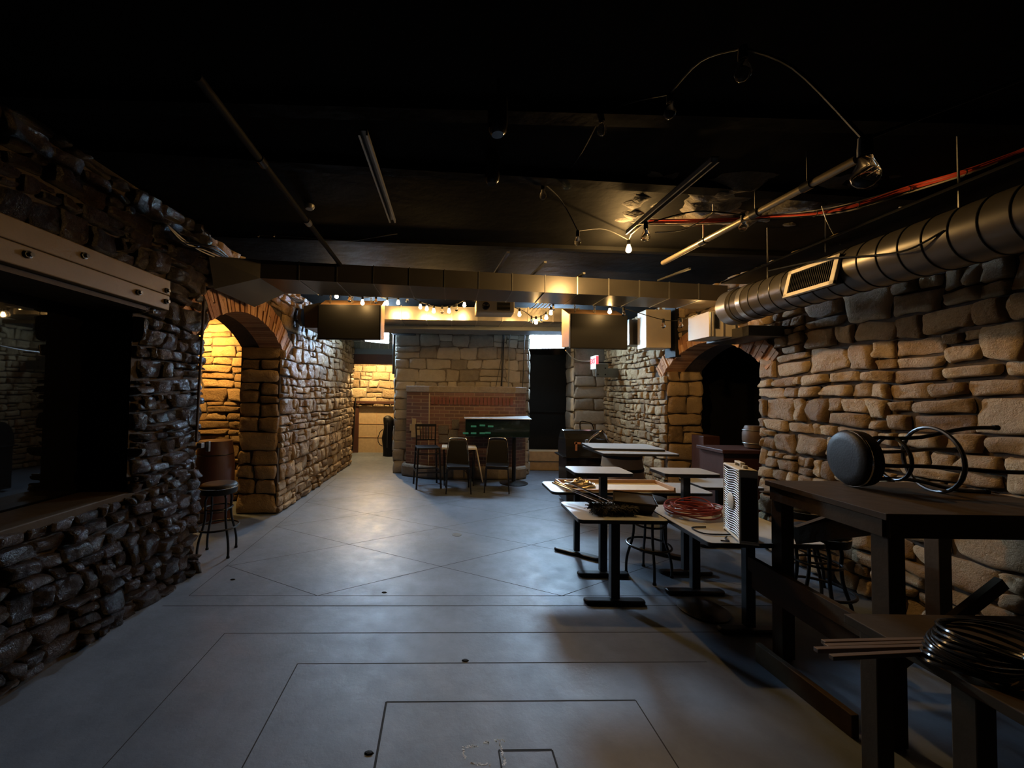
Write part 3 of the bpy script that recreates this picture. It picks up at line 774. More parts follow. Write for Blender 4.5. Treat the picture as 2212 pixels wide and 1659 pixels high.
# cross beams on the ceiling
def ceil_strip(name, label, py0, zlow, thick, depth):
    P, Q = onZ(560, py0[0], zlow), onZ(1900, py0[1], zlow)
    t = (Q - P).normalized(); P = P - t * ((P.x - XL) / t.x - .05); Q = Q + t * ((XR - Q.x) / t.x - .05)
    mb = MB(); mb.bar((P.x, P.y + depth / 2, zlow + thick / 2), (Q.x, Q.y + depth / 2, zlow + thick / 2), depth, thick); o = mb.build(name, M['ceiling'])
    return tag(o, label, 'beam')
ceil_strip('ceiling_beam', 'shallow black ceiling beam beside the rough lit ceiling patch', (347, 428), 3.29, 0.06, 0.1)
ceil_strip('ceiling_beam', 'black ceiling beam nearest the camera in the upper photo', (225, 262), 3.29, 0.06, 0.1)
ceil_strip('ceiling_beam', 'black ceiling beam just before the long rectangular duct', (515, 560), 3.31, 0.04, 0.08)
# rough concrete patch
mb = MB(); n = 26
P, Q = onZ(1330, 430, 3.3), onZ(1640, 480, 3.3)
for i in range(n):
    for j in range(n):
        x = P.x + (3.3 - P.x) * i / (n - 1); y = 2.62 + 0.95 * j / (n - 1)
        e = min(i, j, n - 1 - i, n - 1 - j) / 4
        mb.v.append((x, y, ZC + .03 - min(1, e) * (0.05 + 0.09 * noise.noise((x * 2.6, y * 2.6, 1)) + 0.05 * noise.noise((x * 11, y * 11, 4)))))
for i in range(n - 1):
    for j in range(n - 1): mb.f.append((i * n + j, i * n + j + 1, (i + 1) * n + j + 1, (i + 1) * n + j)); mb.mi.append(0)
struct(mb.build('trim_5', simple('rough_ceiling_concrete', (0.05, 0.042, 0.028), .9, bump=1, bscale=30, var=.4), smooth=True))

def lpipe(name, label, X, zz, y0, y1, r, mat, n=10):
    return pipe(name, label, 'pipe', [(X, y0, zz), (X, (y0 + y1) / 2, zz), (X, y1, zz)], r, mat, n)
# right bright pipe
rp = thing('ceiling_pipe', 'long warm lit ceiling pipe on the right leading toward the lit bulb', 'pipe')
a, b_ = onZ(1432, 568, 3.12), onZ(1850, 345, 3.12)
mb = MB(); mb.tube([a, a.lerp(b_, .5), b_], 0.024, 12); mb.build('pipe_run', simple('satin_pipe', (0.2, 0.17, 0.12), .32, metal=.7), rp, smooth=True)
for f in (0.32, 0.62, 0.84):
    m_ = a.lerp(b_, f); mb = MB(); t_ = (b_ - a).normalized() * .03; mb.tube([m_ - t_, m_ + t_], 0.031, 12); mb.build('coupling', M['black_metal'], rp, smooth=True)
    mb = MB(); mb.tube([m_, (m_.x, m_.y, ZC)], 0.005, 6); mb.build('hanger_rod', M['steel'], rp)
lp = thing('ceiling_pipe', 'long dark ceiling pipe on the left ending above the duct', 'pipe')
a, b_ = onZ(735, 572, 3.16), onZ(425, 165, 3.16)
mb = MB(); mb.tube([a, b_], 0.022, 12); mb.build('pipe_run', M['black'], lp, smooth=True)
for f in (0.42, 0.75):
    m_ = a.lerp(b_, f); mb = MB(); t_ = (b_ - a).normalized() * .035; mb.tube([m_ - t_, m_ + t_], 0.029, 12); mb.build('coupling', M['steel'] if f < .6 else M['black_metal'], lp, smooth=True)
tr = thing('strut_channel', 'slotted metal ceiling channel left of the picture centre', 'channel')
a, b_ = onZ(784, 287, 3.25), onZ(848, 478, 3.25)
mb = MB()
d_ = Vector((0.022, 0, 0))
mb.bar(a - d_, b_ - d_, .012, .03); mb.bar(a + d_, b_ + d_, .012, .03); mb.build('rail', M['steel'], tr)
mb = MB(); up = Vector((0, 0, .018)); mb.bar(a + up, b_ + up, .05, .01); mb.build('web', M['black_metal'], tr)
tr = thing('strut_channel', 'slotted metal ceiling channel slanting right of centre near the lit bulb', 'channel')
a, b_ = onZ(1545, 345, 3.22), onZ(1358, 503, 3.22)
mb = MB(); mb.bar(a - d_, b_ - d_, .01, .03); mb.bar(a + d_, b_ + d_, .01, .03); mb.build('rail', M['steel'], tr)
mb = MB(); mb.bar(a + up, b_ + up, .05, .01); mb.build('web', M['black_metal'], tr)
for i, (p0, p1, lab) in enumerate((((1068, 592), (1098, 545), 'short metal strut on the ceiling at the picture centre'), ((1147, 596), (1178, 566), 'second short bright strut just right of the ceiling centre'), ((1240, 602), (1262, 590), 'third short strut right of centre beside a bent rod'), ((1422, 606), (1490, 580), 'dull reddish strut above the right end of the long duct'))):
    a, b_ = onZ(*p0, 3.2), onZ(*p1, 3.2); mb = MB(); mb.bar(a, b_, .03, .02); tag(mb.build('ceiling_strut', M['steel']), lab, 'strut')
# black spot cylinders
for px, py, Y, lab in ((1075, 262, 1.9, 'dim black cylindrical spotlight at the upper centre of the ceiling'), (1063, 375, 2.5, 'black cylindrical spotlight hanging below the first one')):
    p = onY(px, py, Y)
    t = thing('spotlight', lab, 'lamp', (p.x, p.y, p.z))
    mb = MB(); mb.lathe([(0.0, -.07), (0.03, -.07), (0.045, -.055), (0.05, -.02), (0.05, .1), (0.03, .12), (0, .12)], (0, 0, 0), 16); mb.build('can', M['black_gloss'], t, smooth=True)
    mb = MB(); mb.tube([(0, 0, .11), (0, 0, ZC - p.z)], 0.008, 6); mb.build('stem', M['black_metal'], t)
p = onZ(1228, 246, 3.33); mb = MB(); mb.ring(p, .035, .008); mb.lathe([(0, -.01), (.02, -.01), (.02, .01), (0, .01)], p, 12); tag(mb.build('ceiling_ring', M['black_gloss'], smooth=True), 'small dark ring fitting on the ceiling above centre', 'fitting')
p = onZ(668, 447, 3.33); mb = MB(); mb.lathe([(0, -.02), (.03, -.02), (.045, 0), (.045, .015), (0, .015)], p, 14); tag(mb.build('smoke_detector', M['steel'], smooth=True), 'small round fitting glinting on the left ceiling', 'detector')

# cables
cb = thing('cable_bundle', 'bundle of red and white cables sagging across the upper right ceiling', 'cable')
path = [(1400, 480, 3.25, 3.3), (1560, 478, 3.22, 3.2), (1640, 470, 3.2, 3.15), (1760, 462, 3.0, 3.0), (1850, 445, 2.85, 2.9), (1960, 410, 2.7, 2.75), (2080, 375, 2.5, 2.6), (2212, 325, 2.35, 2.5), (2330, 280, 2.2, 2.4)]
base = [onY(a_, b__, y_) for (a_, b__, y_, _) in path]
def smoothpts(P, k=5):
    out = []
    for i in range(len(P) - 1):
        p0 = P[max(i - 1, 0)]; p1 = P[i]; p2 = P[i + 1]; p3 = P[min(i + 2, len(P) - 1)]
        for j in range(k):
            t = j / k
            out.append(0.5 * ((2 * p1) + (p2 - p0) * t + (2 * p0 - 5 * p1 + 4 * p2 - p3) * t * t + (3 * p1 - p0 - 3 * p2 + p3) * t ** 3))
    out.append(P[-1]); return out
for k, (dx, dz, mt, r_) in enumerate(((0, 0, 'red_cable', .010), (0, .012, 'red_cable', .008), (0, -.016, 'white_cable', .006), (0, .02, 'white_cable', .004), (0, -.008, 'black_metal', .006))):
    pts = [p + Vector((dx, 0, dz * (1 + .6 * math.sin(i * 1.3 + k)))) for i, p in enumerate(base)]
    mb = MB(); mb.tube(smoothpts(pts), r_, 6); o = mb.build('cable', M[mt], cb, smooth=True)
for f in (1750, 1850, 1960, 2060): 
    i = min(range(len(base)), key=lambda q: abs(path[q][0] - f)); mb = MB(); mb.ring(base[i], .022, .003, 12, 5, Matrix.Rotation(PI / 2, 3, 'Y')); mb.build('cable_tie', M['black'], cb)
pipe('loose_wire', 'thin pale wire crossing below the red cables toward the round duct', 'wire', smoothpts([onY(1775, 445, 2.95), onY(1785, 475, 2.95), onY(1800, 505, 2.97), onY(1815, 528, 3.0)]), .003, M['white_cable'], 5)
pipe('loose_wire', 'second thin wire hanging straight beside the pale one by the duct', 'wire', [onY(1783, 460, 2.95), onY(1783, 545, 3.0)], .003, M['steel'], 5)
pipe('loose_wire', 'sagging pale wire right of the lit bulb under the rough ceiling patch', 'wire', smoothpts([onY(1415, 502, 2.9), onY(1470, 498, 2.9), onY(1510, 480, 2.9), onY(1538, 462, 2.9), onY(1540, 440, 2.85)]), .004, M['white_cable'], 6)
pipe('loose_wire', 'long thin wire looping along the left ceiling before the duct', 'wire', smoothpts([onZ(560, 508, 3.28), onZ(650, 512, 3.28), onZ(750, 520, 3.22), onZ(800, 514, 3.2), onZ(858, 505, 3.3)]), .005, M['black_metal'], 6)
for (x_, lab) in ((558, 'left of a pair of small bright hooks on the left ceiling'), (592, 'right of a pair of small bright hooks on the left ceiling')):
    p = onZ(x_, 509, 3.25); mb = MB(); mb.lathe([(0, -.015), (.01, -.012), (.012, 0), (.01, .012), (0, .015)], p, 10); mb.tube([p, (p.x, p.y, ZC)], .003, 5); tag(mb.build('ceiling_hook', M['chrome'], smooth=True), lab, 'hook')
cbl = thing('cable_bundle', 'tangle of loose cables along the top of the left stone wall', 'cable')
for k in range(5):
    pts = [onX(362 + k * 3, 486 + k * 5, XL + .12), onX(400, 520 + 5 * (k % 3), XL + .16), onX(440 + 6 * k, 545 - 3 * k, XL + .14 + .02 * k), onX(492, 566 - k * 3, XL + .12)]
    mb = MB(); mb.tube(smoothpts(pts), .006, 5); mb.build('cable', M['white_cable'] if k < 2 else M['black_metal'], cbl, smooth=True)
# wires above duct-left gap
for k in range(1):
    w_ = thing('wire_bundle', 'fan of loose wires below the left end of the long duct', 'wire')
    for j in range(6):
        mb = MB(); mb.tube(smoothpts([onY(606 + j, 628 + j, 5.0), onY(622 + j * 2, 638 + j, 5.1), onY(634 + j * 3, 652 - j, 5.25), onY(652 + j, 656 - j, 5.3)]), .005, 5); mb.build('strand', M['steel'], w_, smooth=True)
w_ = thing('wire_bundle', 'fan of loose wires above the right screen beside the string lights', 'wire')
for j in range(5):
    mb = MB(); mb.tube(smoothpts([onY(1145 + j * 8, 668, 5.9), onY(1155 + j * 9, 660 - j, 5.9), onY(1163 + j * 9, 650 - j, 5.9), onY(1170 + j * 12, 645 - j * 2, 5.9)]), .006, 5); mb.build('strand', M['steel'], w_, smooth=True)

# ---- string lights
def make_bulb(parent, p, on, r=0.028, drop=0.05, power=None):
    st = MB(); st.lathe([(0.0, 0.03), (0.014, 0.03), (0.016, 0.0), (0.016, -0.02), (0, -.02)], p + Vector((0, 0, r * 1.9 + .02)), 10); s = st.build('socket', M['black'], parent, smooth=True)
    b = MB(); b.lathe([(0.001, -r), (r * .55, -r * .82), (r * .93, -r * .35), (r, 0.1 * r), (r * .85, r * .65), (r * .55, r * 1.4), (r * .45, r * 1.9)], p, 14)
    b.build('bulb', (M['bulb_near'] if power else M['bulb_on']) if on else M['bulb_off'], s, smooth=True)
sl = thing('string_lights', 'string of warm lit bulbs draped across the far ceiling between the screens', 'string lights')
front = [(694, 636, 0), (727, 641, 1), (755, 649, 0), (783, 655, 1), (812, 653, 0), (836, 656, 1), (860, 655, 1), (880, 651, 0), (908, 664, 1), (922, 668, 1), (937, 673, 1), (955, 674, 0), (970, 673, 1), (986, 669, 0), (1003, 660, 1), (1023, 648, 0), (1122, 680, 1), (1148, 696, 0), (1158, 697, 1), (1169, 695, 0), (1180, 687, 1), (1190, 677, 1), (1195, 668, 0), (1317, 674, 1), (1347, 679, 0), (1433, 705, 0), (1471, 704, 0), (1510, 691, 1)]
pos = []
for (x_, y_, on) in front:
    Y = 5.42 if x_ < 830 else (5.4 if 1240 < x_ < 1400 else (5.95 if x_ < 1400 else 5.0))
    p = onY(x_, y_, Y); pos.append(p)
    make_bulb(sl, p, on, 0.026)
mb = MB(); mb.tube(smoothpts([p + Vector((0, 0, .085)) for p in pos], 4), 0.006, 6); mb.build('cord', M['black'], sl, smooth=True)
sl2 = thing('string_lights', 'near string of mostly unlit clear bulbs looping over the right ceiling', 'string lights')
near = [(1870, 382, 1.0, .03, 0), (1605, 160, 1.4, .028, 0), (1447, 245, 1.9, .028, 0), (1300, 283, 2.1, .026, 0), (1225, 402, 2.75, .026, 0), (1173, 424, 2.8, .026, 0), (1248, 524, 3.25, .028, 0), (1358, 540, 3.7, .026, 1), (1395, 512, 2.85, .034, 0), (1605, 492, 2.9, .03, 0)]
pos = []
for (x_, y_, Y, r_, on) in near:
    p = onY(x_, y_, Y); pos.append(p); make_bulb(sl2, p, on, r_, power=130.0)
mb = MB(); hp = [p + Vector((0, 0, .1)) for p in pos]
mb.tube(smoothpts([hp[0] + Vector((.9, -.25, .3)), hp[0]] , 4), .005, 6)
for a_, b__ in zip(hp, hp[1:]):
    m_ = (a_ + b__) / 2; m_.z = min(ZC - .03, m_.z + .06)
    mb.tube(smoothpts([a_, m_, b__], 5), .005, 6)
mb.build('cord', M['black'], sl2, smooth=True)

# ---- screens hung from chains
def screen(x0, x1, ytop, ybot, Y, label, yaw):
    a = onY(x0, ytop, Y); b = onY(x1, ybot, Y)
    cx, cz = (a.x + b.x) / 2, (a.z + b.z) / 2; ww, hh = b.x - a.x, a.z - b.z
    t = thing('hanging_screen', label, 'screen', (cx, Y, b.z), yaw, )
    mb = MB(); mb.box((0, 0.0, hh / 2), (ww, 0.05, hh)); mb.build('screen_panel', M['tv'], t, bevel=.004)
    mb = MB(); mb.box((0, -.028, hh / 2), (ww - .03, 0.006, hh - .03)); mb.build('screen_glass', simple('screen_glass', (0.009, .009, .009), .55, spec=.25), t)
    mb = MB(); mb.prism([(.026, 0.03), (.026, hh), (.30, hh + .14), (.30, 0.05)], -ww / 2 + .002, ww / 2 - .002, axis=0); mb.build('rear_cabinet', M['wood_tray'], t)
    for sx in (-.7, .0, .62):
        mb = MB(); zt = hh + .04
        k = 0
        while zt < ZC - b.z - .01:
            mb.ring((sx * ww / 2, .12, zt + .02), .016, .004, 10, 5, Matrix.Rotation(PI / 2, 3, 'X') if k % 2 else Matrix.Rotation(PI / 2, 3, 'Y')); zt += .028; k += 1
        mb.build('chain', M['steel'], t, smooth=True)
    return t
screen(688, 822, 658, 735, 5.6, 'left black hanging screen in front of the stone wall end', 0.0)
screen(1228, 1357, 679, 755, 5.6, 'right black hanging screen beside the large white flood light', math.radians(6))
# projector
p = onY(1070, 662, 5.6)
pr = thing('projector', 'beige projector hanging from the ceiling between the two screens', 'projector', p)
pw, ph = 84 / 831 * 5.6, 28 / 831 * 5.6
mb = MB(); mb.box((0, .16, 0), (pw, .32, ph)); mb.build('case', M['beige'], pr, bevel=.02)
mb = MB(); mb.lathe([(0, 0), (.055, 0), (.055, .04), (.045, .045), (.0, .03)], (-.14, 0, 0.0), 18, Matrix.Rotation(PI / 2, 3, 'X')); mb.build('lens', M['black_gloss'], pr, smooth=True)
mb = MB(); 
for k in range(6): mb.box((.12, -.003, -.05 + k * .02), (.19, .012, .012))
mb.build('vent_grille', M['black'], pr)
mb = MB(); mb.tube([(0, .16, ph / 2), (0, .16, ZC - p.z)], .02, 8); mb.build('mount_pole', M['black_metal'], pr)
# left duct stub
st = thing('air_plenum', 'dark tapered duct stub behind the left hanging screen', 'duct')
mb = MB(); a0, a1, a2, a3 = onY(656, 661, 5.9), onY(700, 652, 5.9), onY(700, 708, 5.9), onY(658, 708, 5.9)
vs = [a0, a1, a2, a3] + [v + Vector((.0, .9, .0)) for v in (a0, a1, a2, a3)]
mb.add(vs, [(0, 1, 2, 3), (7, 6, 5, 4), (0, 4, 5, 1), (1, 5, 6, 2), (2, 6, 7, 3), (3, 7, 4, 0)]); mb.build('plenum_body', M['duct_dark'], st)
mb = MB(); mb.lathe([(0.0, 0), (.14, 0), (.14, .05), (.12, .05), (0, .05)], onY(650, 686, 6.02), 20, Matrix.Rotation(PI / 2, 3, 'Y')); mb.build('collar', M['duct_dark'], st, smooth=True)

# ---- round duct on the right
rdn = thing('spiral_duct', 'large round spiral duct running along the right wall under the ceiling', 'duct')
DX, DZ, DR = 3.03, 2.73, 0.175
mb = MB(); mb.tube([(DX, 4.0, DZ), (DX, 2.0, DZ), (DX, 0.0, DZ), (DX, -1.5, DZ)], DR, 40); mb.build('duct_tube', M['duct_dark'], rdn, smooth=True)
mb = MB()
for k in range(36):
    y = 3.95 - k * 0.125
    mb.ring((DX, y, DZ), DR + .002, .0035, 40, 5, Matrix.Rotation(PI / 2, 3, 'X'))
mb.build('spiral_seam', M['black_metal'], rdn, smooth=True)
mb = MB(); mb.tube([(DX, 4.14, DZ), (DX, 4.0, DZ)], DR + .012, 40); mb.tube([(DX, 3.86, DZ), (DX, 3.80, DZ)], DR + .008, 40); mb.build('end_collar', M['duct'], rdn, smooth=True)
# grille on the duct facing the room
g = onX(1755, 607, DX - DR)
gr = thing('air_grille', 'off white rectangular air grille on the side of the round duct', 'vent', (DX - DR - .015, g.y, DZ - .01))
gr.rotation_euler = (0, math.radians(0), 0)
ga, gb = onX(1700, 600, DX - DR - .02).y, onX(1812, 600, DX - DR - .02).y
gl = abs(ga - gb); gh = .235
mb = MB()
R_ = Matrix.Rotation(math.radians(14), 3, 'Y')
for (dy, dz, sy, sz) in ((0, gh / 2 - .016, gl, .032), (0, -gh / 2 + .016, gl, .032), (gl / 2 - .018, 0, .036, gh), (-gl / 2 + .018, 0, .036, gh)): mb.box(R_ @ Vector((0, dy, dz)), (.025, sy, sz), R_)
mb.build('grille_frame', M['white_paint'], gr, bevel=.003)
mb = MB()
for k in range(22): mb.box(R_ @ Vector((.004, -gl / 2 + .04 + k * (gl - .08) / 21, 0)), (.018, .004, gh - .06), R_)
mb.build('grille_louvre', M['black_metal'], gr)
mb = MB(); mb.box(R_ @ Vector((.02, 0, 0)), (.01, gl - .05, gh - .05), R_); mb.box((.035, 0, .0), (.03, gl * .96, gh * .9)); mb.build('duct_boot', M['black'], gr)
mb = MB(); mb.bar((DX + .1, 4.1, DZ + .26), (DX + .1, -1.5, DZ + .26), .5, .02); tag(mb.build('shelf_board', M['black'], bevel=.003), 'long black board running above the round duct', 'board')
for y_ in (3.55, 2.2): 
    pipe('duct_hanger', 'thin steel rod holding the round duct, %s' % ('near its far end collar' if y_ > 3 else 'near the right picture edge'), 'hanger', [(DX - .1, y_, DZ + DR * .7), (DX - .1, y_, ZC)], .006, M['steel'], 6)
pipe('duct_cable', 'black cable draped along the side of the round duct', 'cable', smoothpts([onX(1660, 585, DX - DR - .03), onX(1780, 560, DX - DR - .03), onX(1880, 552, DX - DR - .035), onX(1960, 540, DX - DR - .03), onX(2040, 498, DX - DR + .0)]), .006, M['black'], 6)
# plenum box with slot
pb = thing('vent_box', 'galvanised box with a dark slot at the far end of the round duct', 'vent')
a, b_ = onY(1532, 672, 4.45), onY(1596, 728, 4.45)
mb = MB(); mb.box(((a.x + b_.x) / 2, 4.65, (a.z + b_.z) / 2), (b_.x - a.x, .4, a.z - b_.z)); mb.build('box_body', M['beige'], pb, bevel=.006)
mb = MB(); s_ = onY(1549, 694, 4.44); mb.box((s_.x, 4.443, s_.z), (.04, .012, .16)); mb.build('slot', M['black'], pb)
mb = MB(); 
for px in (1535, 1542, 1563, 1589): s_ = onY(px, 700, 4.44); mb.box((s_.x, 4.444, s_.z), (.008, .014, a.z - b_.z - .02))
mb.build('flange', M['duct'], pb)
mb = MB(); mb.box((3.45, 4.55, 2.5), (.4, .7, .12)); tag(mb.build('duct_shelf', M['duct_dark'], bevel=.01), 'flat dark duct piece over the crown of the right brick arch', 'duct')
# beige cabinet high on wall
a, b_ = onY(1396, 668, 6.2), onY(1450, 752, 6.2)
bc = thing('wall_cabinet', 'beige metal cabinet mounted high on the right wall before the arch', 'cabinet')
mb = MB(); mb.box(((a.x + b_.x) / 2, 6.35, (a.z + b_.z) / 2), (b_.x - a.x, .3, a.z - b_.z)); mb.build('cabinet_body', M['beige'], bc, bevel=.012)
a2, b2 = onY(1362, 690, 6.6), onY(1396, 745, 6.6)
mb = MB(); mb.box(((a2.x + b2.x) / 2, 6.75, (a2.z + b2.z) / 2), (b2.x - a2.x + .05, .3, a2.z - b2.z)); mb.build('side_duct', M['duct_dark'], bc)
mb = MB(); p_ = onY(1452, 712, 6.28); mb.box((p_.x + .05, 6.35, p_.z), (.09, .3, .9)); mb.build('black_side', M['black'], bc)

# exit sign with emergency box on right wall
e0 = onX(1284, 783, XR - .5)
ey = 8.85
p = onY(1284, 783, ey)
es = thing('exit_sign', 'red and white illuminated exit sign seen edge on at the end of the right wall', 'sign', (p.x, ey, p.z), 0)
mb = MB(); mb.box((0, 0, 0), (.06, .34, .30)); mb.build('sign_box', M['exit_white'], es, bevel=.005)
for side in (1,):
    cu = bpy.data.curves.new('exit_text', 'FONT'); cu.body = 'EXIT'; cu.size = .16; cu.extrude = .003; cu.align_x = 'CENTER'; cu.align_y = 'CENTER'
    to = bpy.data.objects.new('tmp', cu); C.objects.link(to)
    bpy.context.view_layer.update()
    me = bpy.data.meshes.new_from_object(to); bpy.data.objects.remove(to)
    me.materials.clear(); me.materials.append(M['exit_red'])
    lo_ = bpy.data.objects.new('lettering', me); C.objects.link(lo_); lo_.parent = es
    lo_.location = (-.036, 0, 0.02); lo_.rotation_euler = (PI / 2, 0, -PI / 2)
mb = MB(); mb.box((.0, -.172, .02), (.05, .006, .22)); mb.build('red_edge', M['exit_red'], es)
mb = MB(); mb.box((.24, 0, 0), (.44, .03, .03)); mb.build('bracket', M['black_metal'], es)
p = onY(1298, 805, 8.4)
eb = thing('bolted_bracket', 'grey bolted metal plate on the right wall below the exit sign', 'bracket', (p.x, 8.4, p.z))
mb = MB(); mb.box((.03, .02, .05), (.26, .02, .28)); mb.box((0.29, .04, .0), (.42, .02, .2)); mb.build('plate', M['slate'], eb, bevel=.005)
for (dx, dz) in ((-.06, -.04), (.1, -.04), (.1, .1)):
    mb = MB(); mb.lathe([(0, 0), (.016, 0), (.016, .01), (0, .012)], (dx, .012, dz), 8, Matrix.Rotation(PI / 2, 3, 'X')); mb.build('bolt', M['black'], eb)
pipe('loose_wire', 'pale sagging cable between the right screen and the exit sign', 'wire', smoothpts([onY(1222, 757, 6.2), onY(1236, 772, 7.0), onY(1252, 779, 8.0), onY(1276, 780, 8.8)]), .009, M['white_cable'], 6)
pipe('conduit', 'thin vertical rod on the left wall edge ending in a small bracket', 'pipe', [onX(441, 650, XL + .09), onX(432, 800, XL + .09), onX(424, 955, XL + .09)], .012, M['wood_dark'])
mb = MB(); p = onX(433, 962, XL + .1); mb.box(p, (.05, .05, .05)); mb.box(p + Vector((0.03, .07, -.02)), (.03, .03, .1)); tag(mb.build('wall_bracket', M['steel'], bevel=.004), 'small metal bracket on the stone wall above the left stool', 'bracket')

# ================================================================== furniture
def make_stool(label, loc, seat_mat='vinyl', group=None):
    t = thing('bar_stool', label, 'stool', loc, 0, group)
    H = .76
    mb = MB(); mb.lathe([(0, H - .11), (.15, H - .11), (.175, H - .1), (.182, H - .06), (.18, H - .02), (.165, H - .003), (.12, H + .004), (0, H + .006)], n=32); mb.build('seat', M[seat_mat], t, smooth=True)
    mb = MB(); mb.ring((0, 0, H - .035), .181, .006, 32, 6); mb.build('seat_band', M['chrome'], t, smooth=True)
    mb = MB(); mb.ring((0, 0, .50), .135, .01, 28, 8); mb.build('upper_ring', M['black_metal'], t, smooth=True)
    mb = MB(); mb.ring((0, 0, .30), .2, .011, 32, 8); mb.build('foot_ring', M['black_metal'], t, smooth=True)
    for k in range(4):
        a = PI / 4 + .25 + k * PI / 2; u = Vector((math.cos(a), math.sin(a), 0))
        pts = [u * .06 + Vector((0, 0, H - .105)), u * .12 + Vector((0, 0, H - .12)), u * .14 + Vector((0, 0, H - .18)), u * .135 + Vector((0, 0, .5)), u * .145 + Vector((0, 0, .36)), u * .19 + Vector((0, 0, .2)), u * .205 + Vector((0, 0, .1)), u * .205 + Vector((0, 0, 0.01))]
        mb = MB(); mb.tube(smoothpts(pts, 3), .0125, 8); lg = mb.build('leg', M['black_metal'], t, smooth=True)
        mb = MB(); mb.lathe([(0, 0), (.017, 0), (.016, .02), (0, .022)], u * .205, 8); mb.build('foot_cap', M['black'], lg)
    return t
stool0 = make_stool('black padded bar stool by the left arch opening', (-2.50, 4.2, 0))
st2 = copy_thing(stool0, 'black bar stool standing under the tables, framed between pedestals', (1.97, 3.84, 0), .3)
st3 = copy_thing(stool0, 'bar stool with chrome rimmed seat seen under the tall workbench', (2.85, 3.0, 0), .2)
st4 = copy_thing(stool0, 'bar stool behind the workbench near the right wall', (3.3, 3.65, 0), .5)
# stool lying on the workbench
st5 = copy_thing(stool0, 'bar stool lying on its side on top of the tall workbench', (0, 0, 0), 0)

# tables
def rounded_rect(w_, d_, r, n=5):
    pts = []
    for (cx, cy, a0) in ((w_ / 2 - r, d_ / 2 - r, 0), (-w_ / 2 + r, d_ / 2 - r, PI / 2), (-w_ / 2 + r, -d_ / 2 + r, PI), (w_ / 2 - r, -d_ / 2 + r, 1.5 * PI)):
        for k in range(n + 1):
            a = a0 + PI / 2 * k / n; pts.append((cx + r * math.cos(a), cy + r * math.sin(a)))
    return pts
def top_parts(t, w_, d_, h, off=(0, 0), r=.04, th=.03):
    pl = [(x + off[0], y + off[1]) for x, y in rounded_rect(w_, d_, r)]
    mb = MB(); mb.prism(pl, h - th, h - .003, axis=2); mb.build('table_edge', M['edge'], t)
    pl = [(x + off[0], y + off[1]) for x, y in rounded_rect(w_ - .008, d_ - .008, r)]
    mb = MB(); mb.prism(pl, h - .004, h, axis=2); return mb.build('tabletop', M['laminate'], t)
def pedestal(t, x, y, h, ax='x', L=.55, pw=.07):
    mb = MB(); mb.box((x, y, h / 2 + .02), (pw, pw * .8, h - .05)); mb.box((x, y, h - .04), (.26, .26, .012) if ax else (.2, .2, .012)); mb.build('pedestal', M['black_metal'], t, bevel=.008)
    mb = MB()
    prof = rounded_rect(L, .09, .04, 4)
    if ax == 'y': prof = [(b, a) for a, b in prof]
    elif ax == 'd': prof = [((a - b * .9) * .8, (-a * .75 - b) * .8) for a, b in prof]
    mb.prism([(a + x, b + y) for a, b in prof], 0.0, .035, axis=2)
    mb.build('foot', M['black_metal'], t, bevel=.015)
t1 = thing('pedestal_table', 'near low table with the black brush and dark tub on its top', 'table', (1.42, 3.42, 0))
top_parts(t1, .74, .54, .75); pedestal(t1, -.01, -.1, .75, 'x', .52, .075); 
t2 = thing('pedestal_table', 'tall small table with pale top, left one of the bar height pair', 'table', (1.49, 3.82, 0))
top_parts(t2, .56, .36, 1.03, (-.03, .0)); pedestal(t2, .02, 0, 1.03, 'x', .5, .07)
t3 = thing('pedestal_table', 'long low table carrying the wooden tray of foil', 'table', (1.93, 4.31, 0), math.radians(1))
top_parts(t3, 1.72, .5, .75, r=.06); pedestal(t3, -.52, .0, .75, 'd', .5, .06); pedestal(t3, .45, .0, .75, 'd', .5, .06)
t4 = thing('pedestal_table', 'low table holding the box fan and coiled red cord', 'table', (2.21, 3.16, 0))
top_parts(t4, .82, .94, .75, r=.03); pedestal(t4, .0, .34, .75, 'x', .52, .07); pedestal(t4, .05, -.22, .75, 'x', .46, .07)
t5 = thing('pedestal_table', 'tall small table with pale top, right one of the bar height pair', 'table', (2.34, 3.88, 0))
top_parts(t5, .54, .34, 1.02, (.0, .0)); pedestal(t5, .02, 0, 1.02, 'x', .52, .07)
t6 = thing('pedestal_table', 'low table half hidden behind the box fan by the right wall', 'table', (3.2, 4.6, 0))
top_parts(t6, .7, .5, .75); pedestal(t6, 0, 0, .75, 'x', .5)
# tops resting on a barrel
br = thing('wooden_barrel', 'brown wooden barrel standing upright under the stacked pale tabletops', 'barrel', (2.55, 5.75, 0))
mb = MB(); mb.lathe([(0, 0), (.25, 0), (.29, .25), (.305, .5), (.29, .75), (.255, .98), (0, .98)], n=28); mb.build('barrel_body', M['wood_tray'], br, smooth=True)
for zz, rr_ in ((.12, .272), (.3, .298), (.7, .296), (.88, .274)):
    mb = MB(); mb.lathe([(rr_ + .002, -.02), (rr_ + .006, -.02), (rr_ + .006, .02), (rr_ + .002, .02)], (0, 0, zz), 28); mb.build('hoop', M['black_metal'], br, smooth=True)
for (lab, pa, pb_, zt) in (('pale tabletop lying lowest on the barrel beside the grill', (1272, 974), (1425, 975), .98), ('second pale tabletop stacked on top over the barrel', (1266, 957), (1380, 958), 1.01)):
    pass
tt = thing('loose_tabletop', 'pale tabletop lying lowest on the barrel beside the black grill', 'tabletop', (2.5, 5.45, .98), math.radians(1))
top_parts(tt, 1.02, .78, .03, r=.03)
tt = thing('loose_tabletop', 'pale tabletop stacked on top of another over the barrel', 'tabletop', (2.48, 5.62, 1.01), math.radians(-3))
top_parts(tt, .98, .6, .03, r=.03)
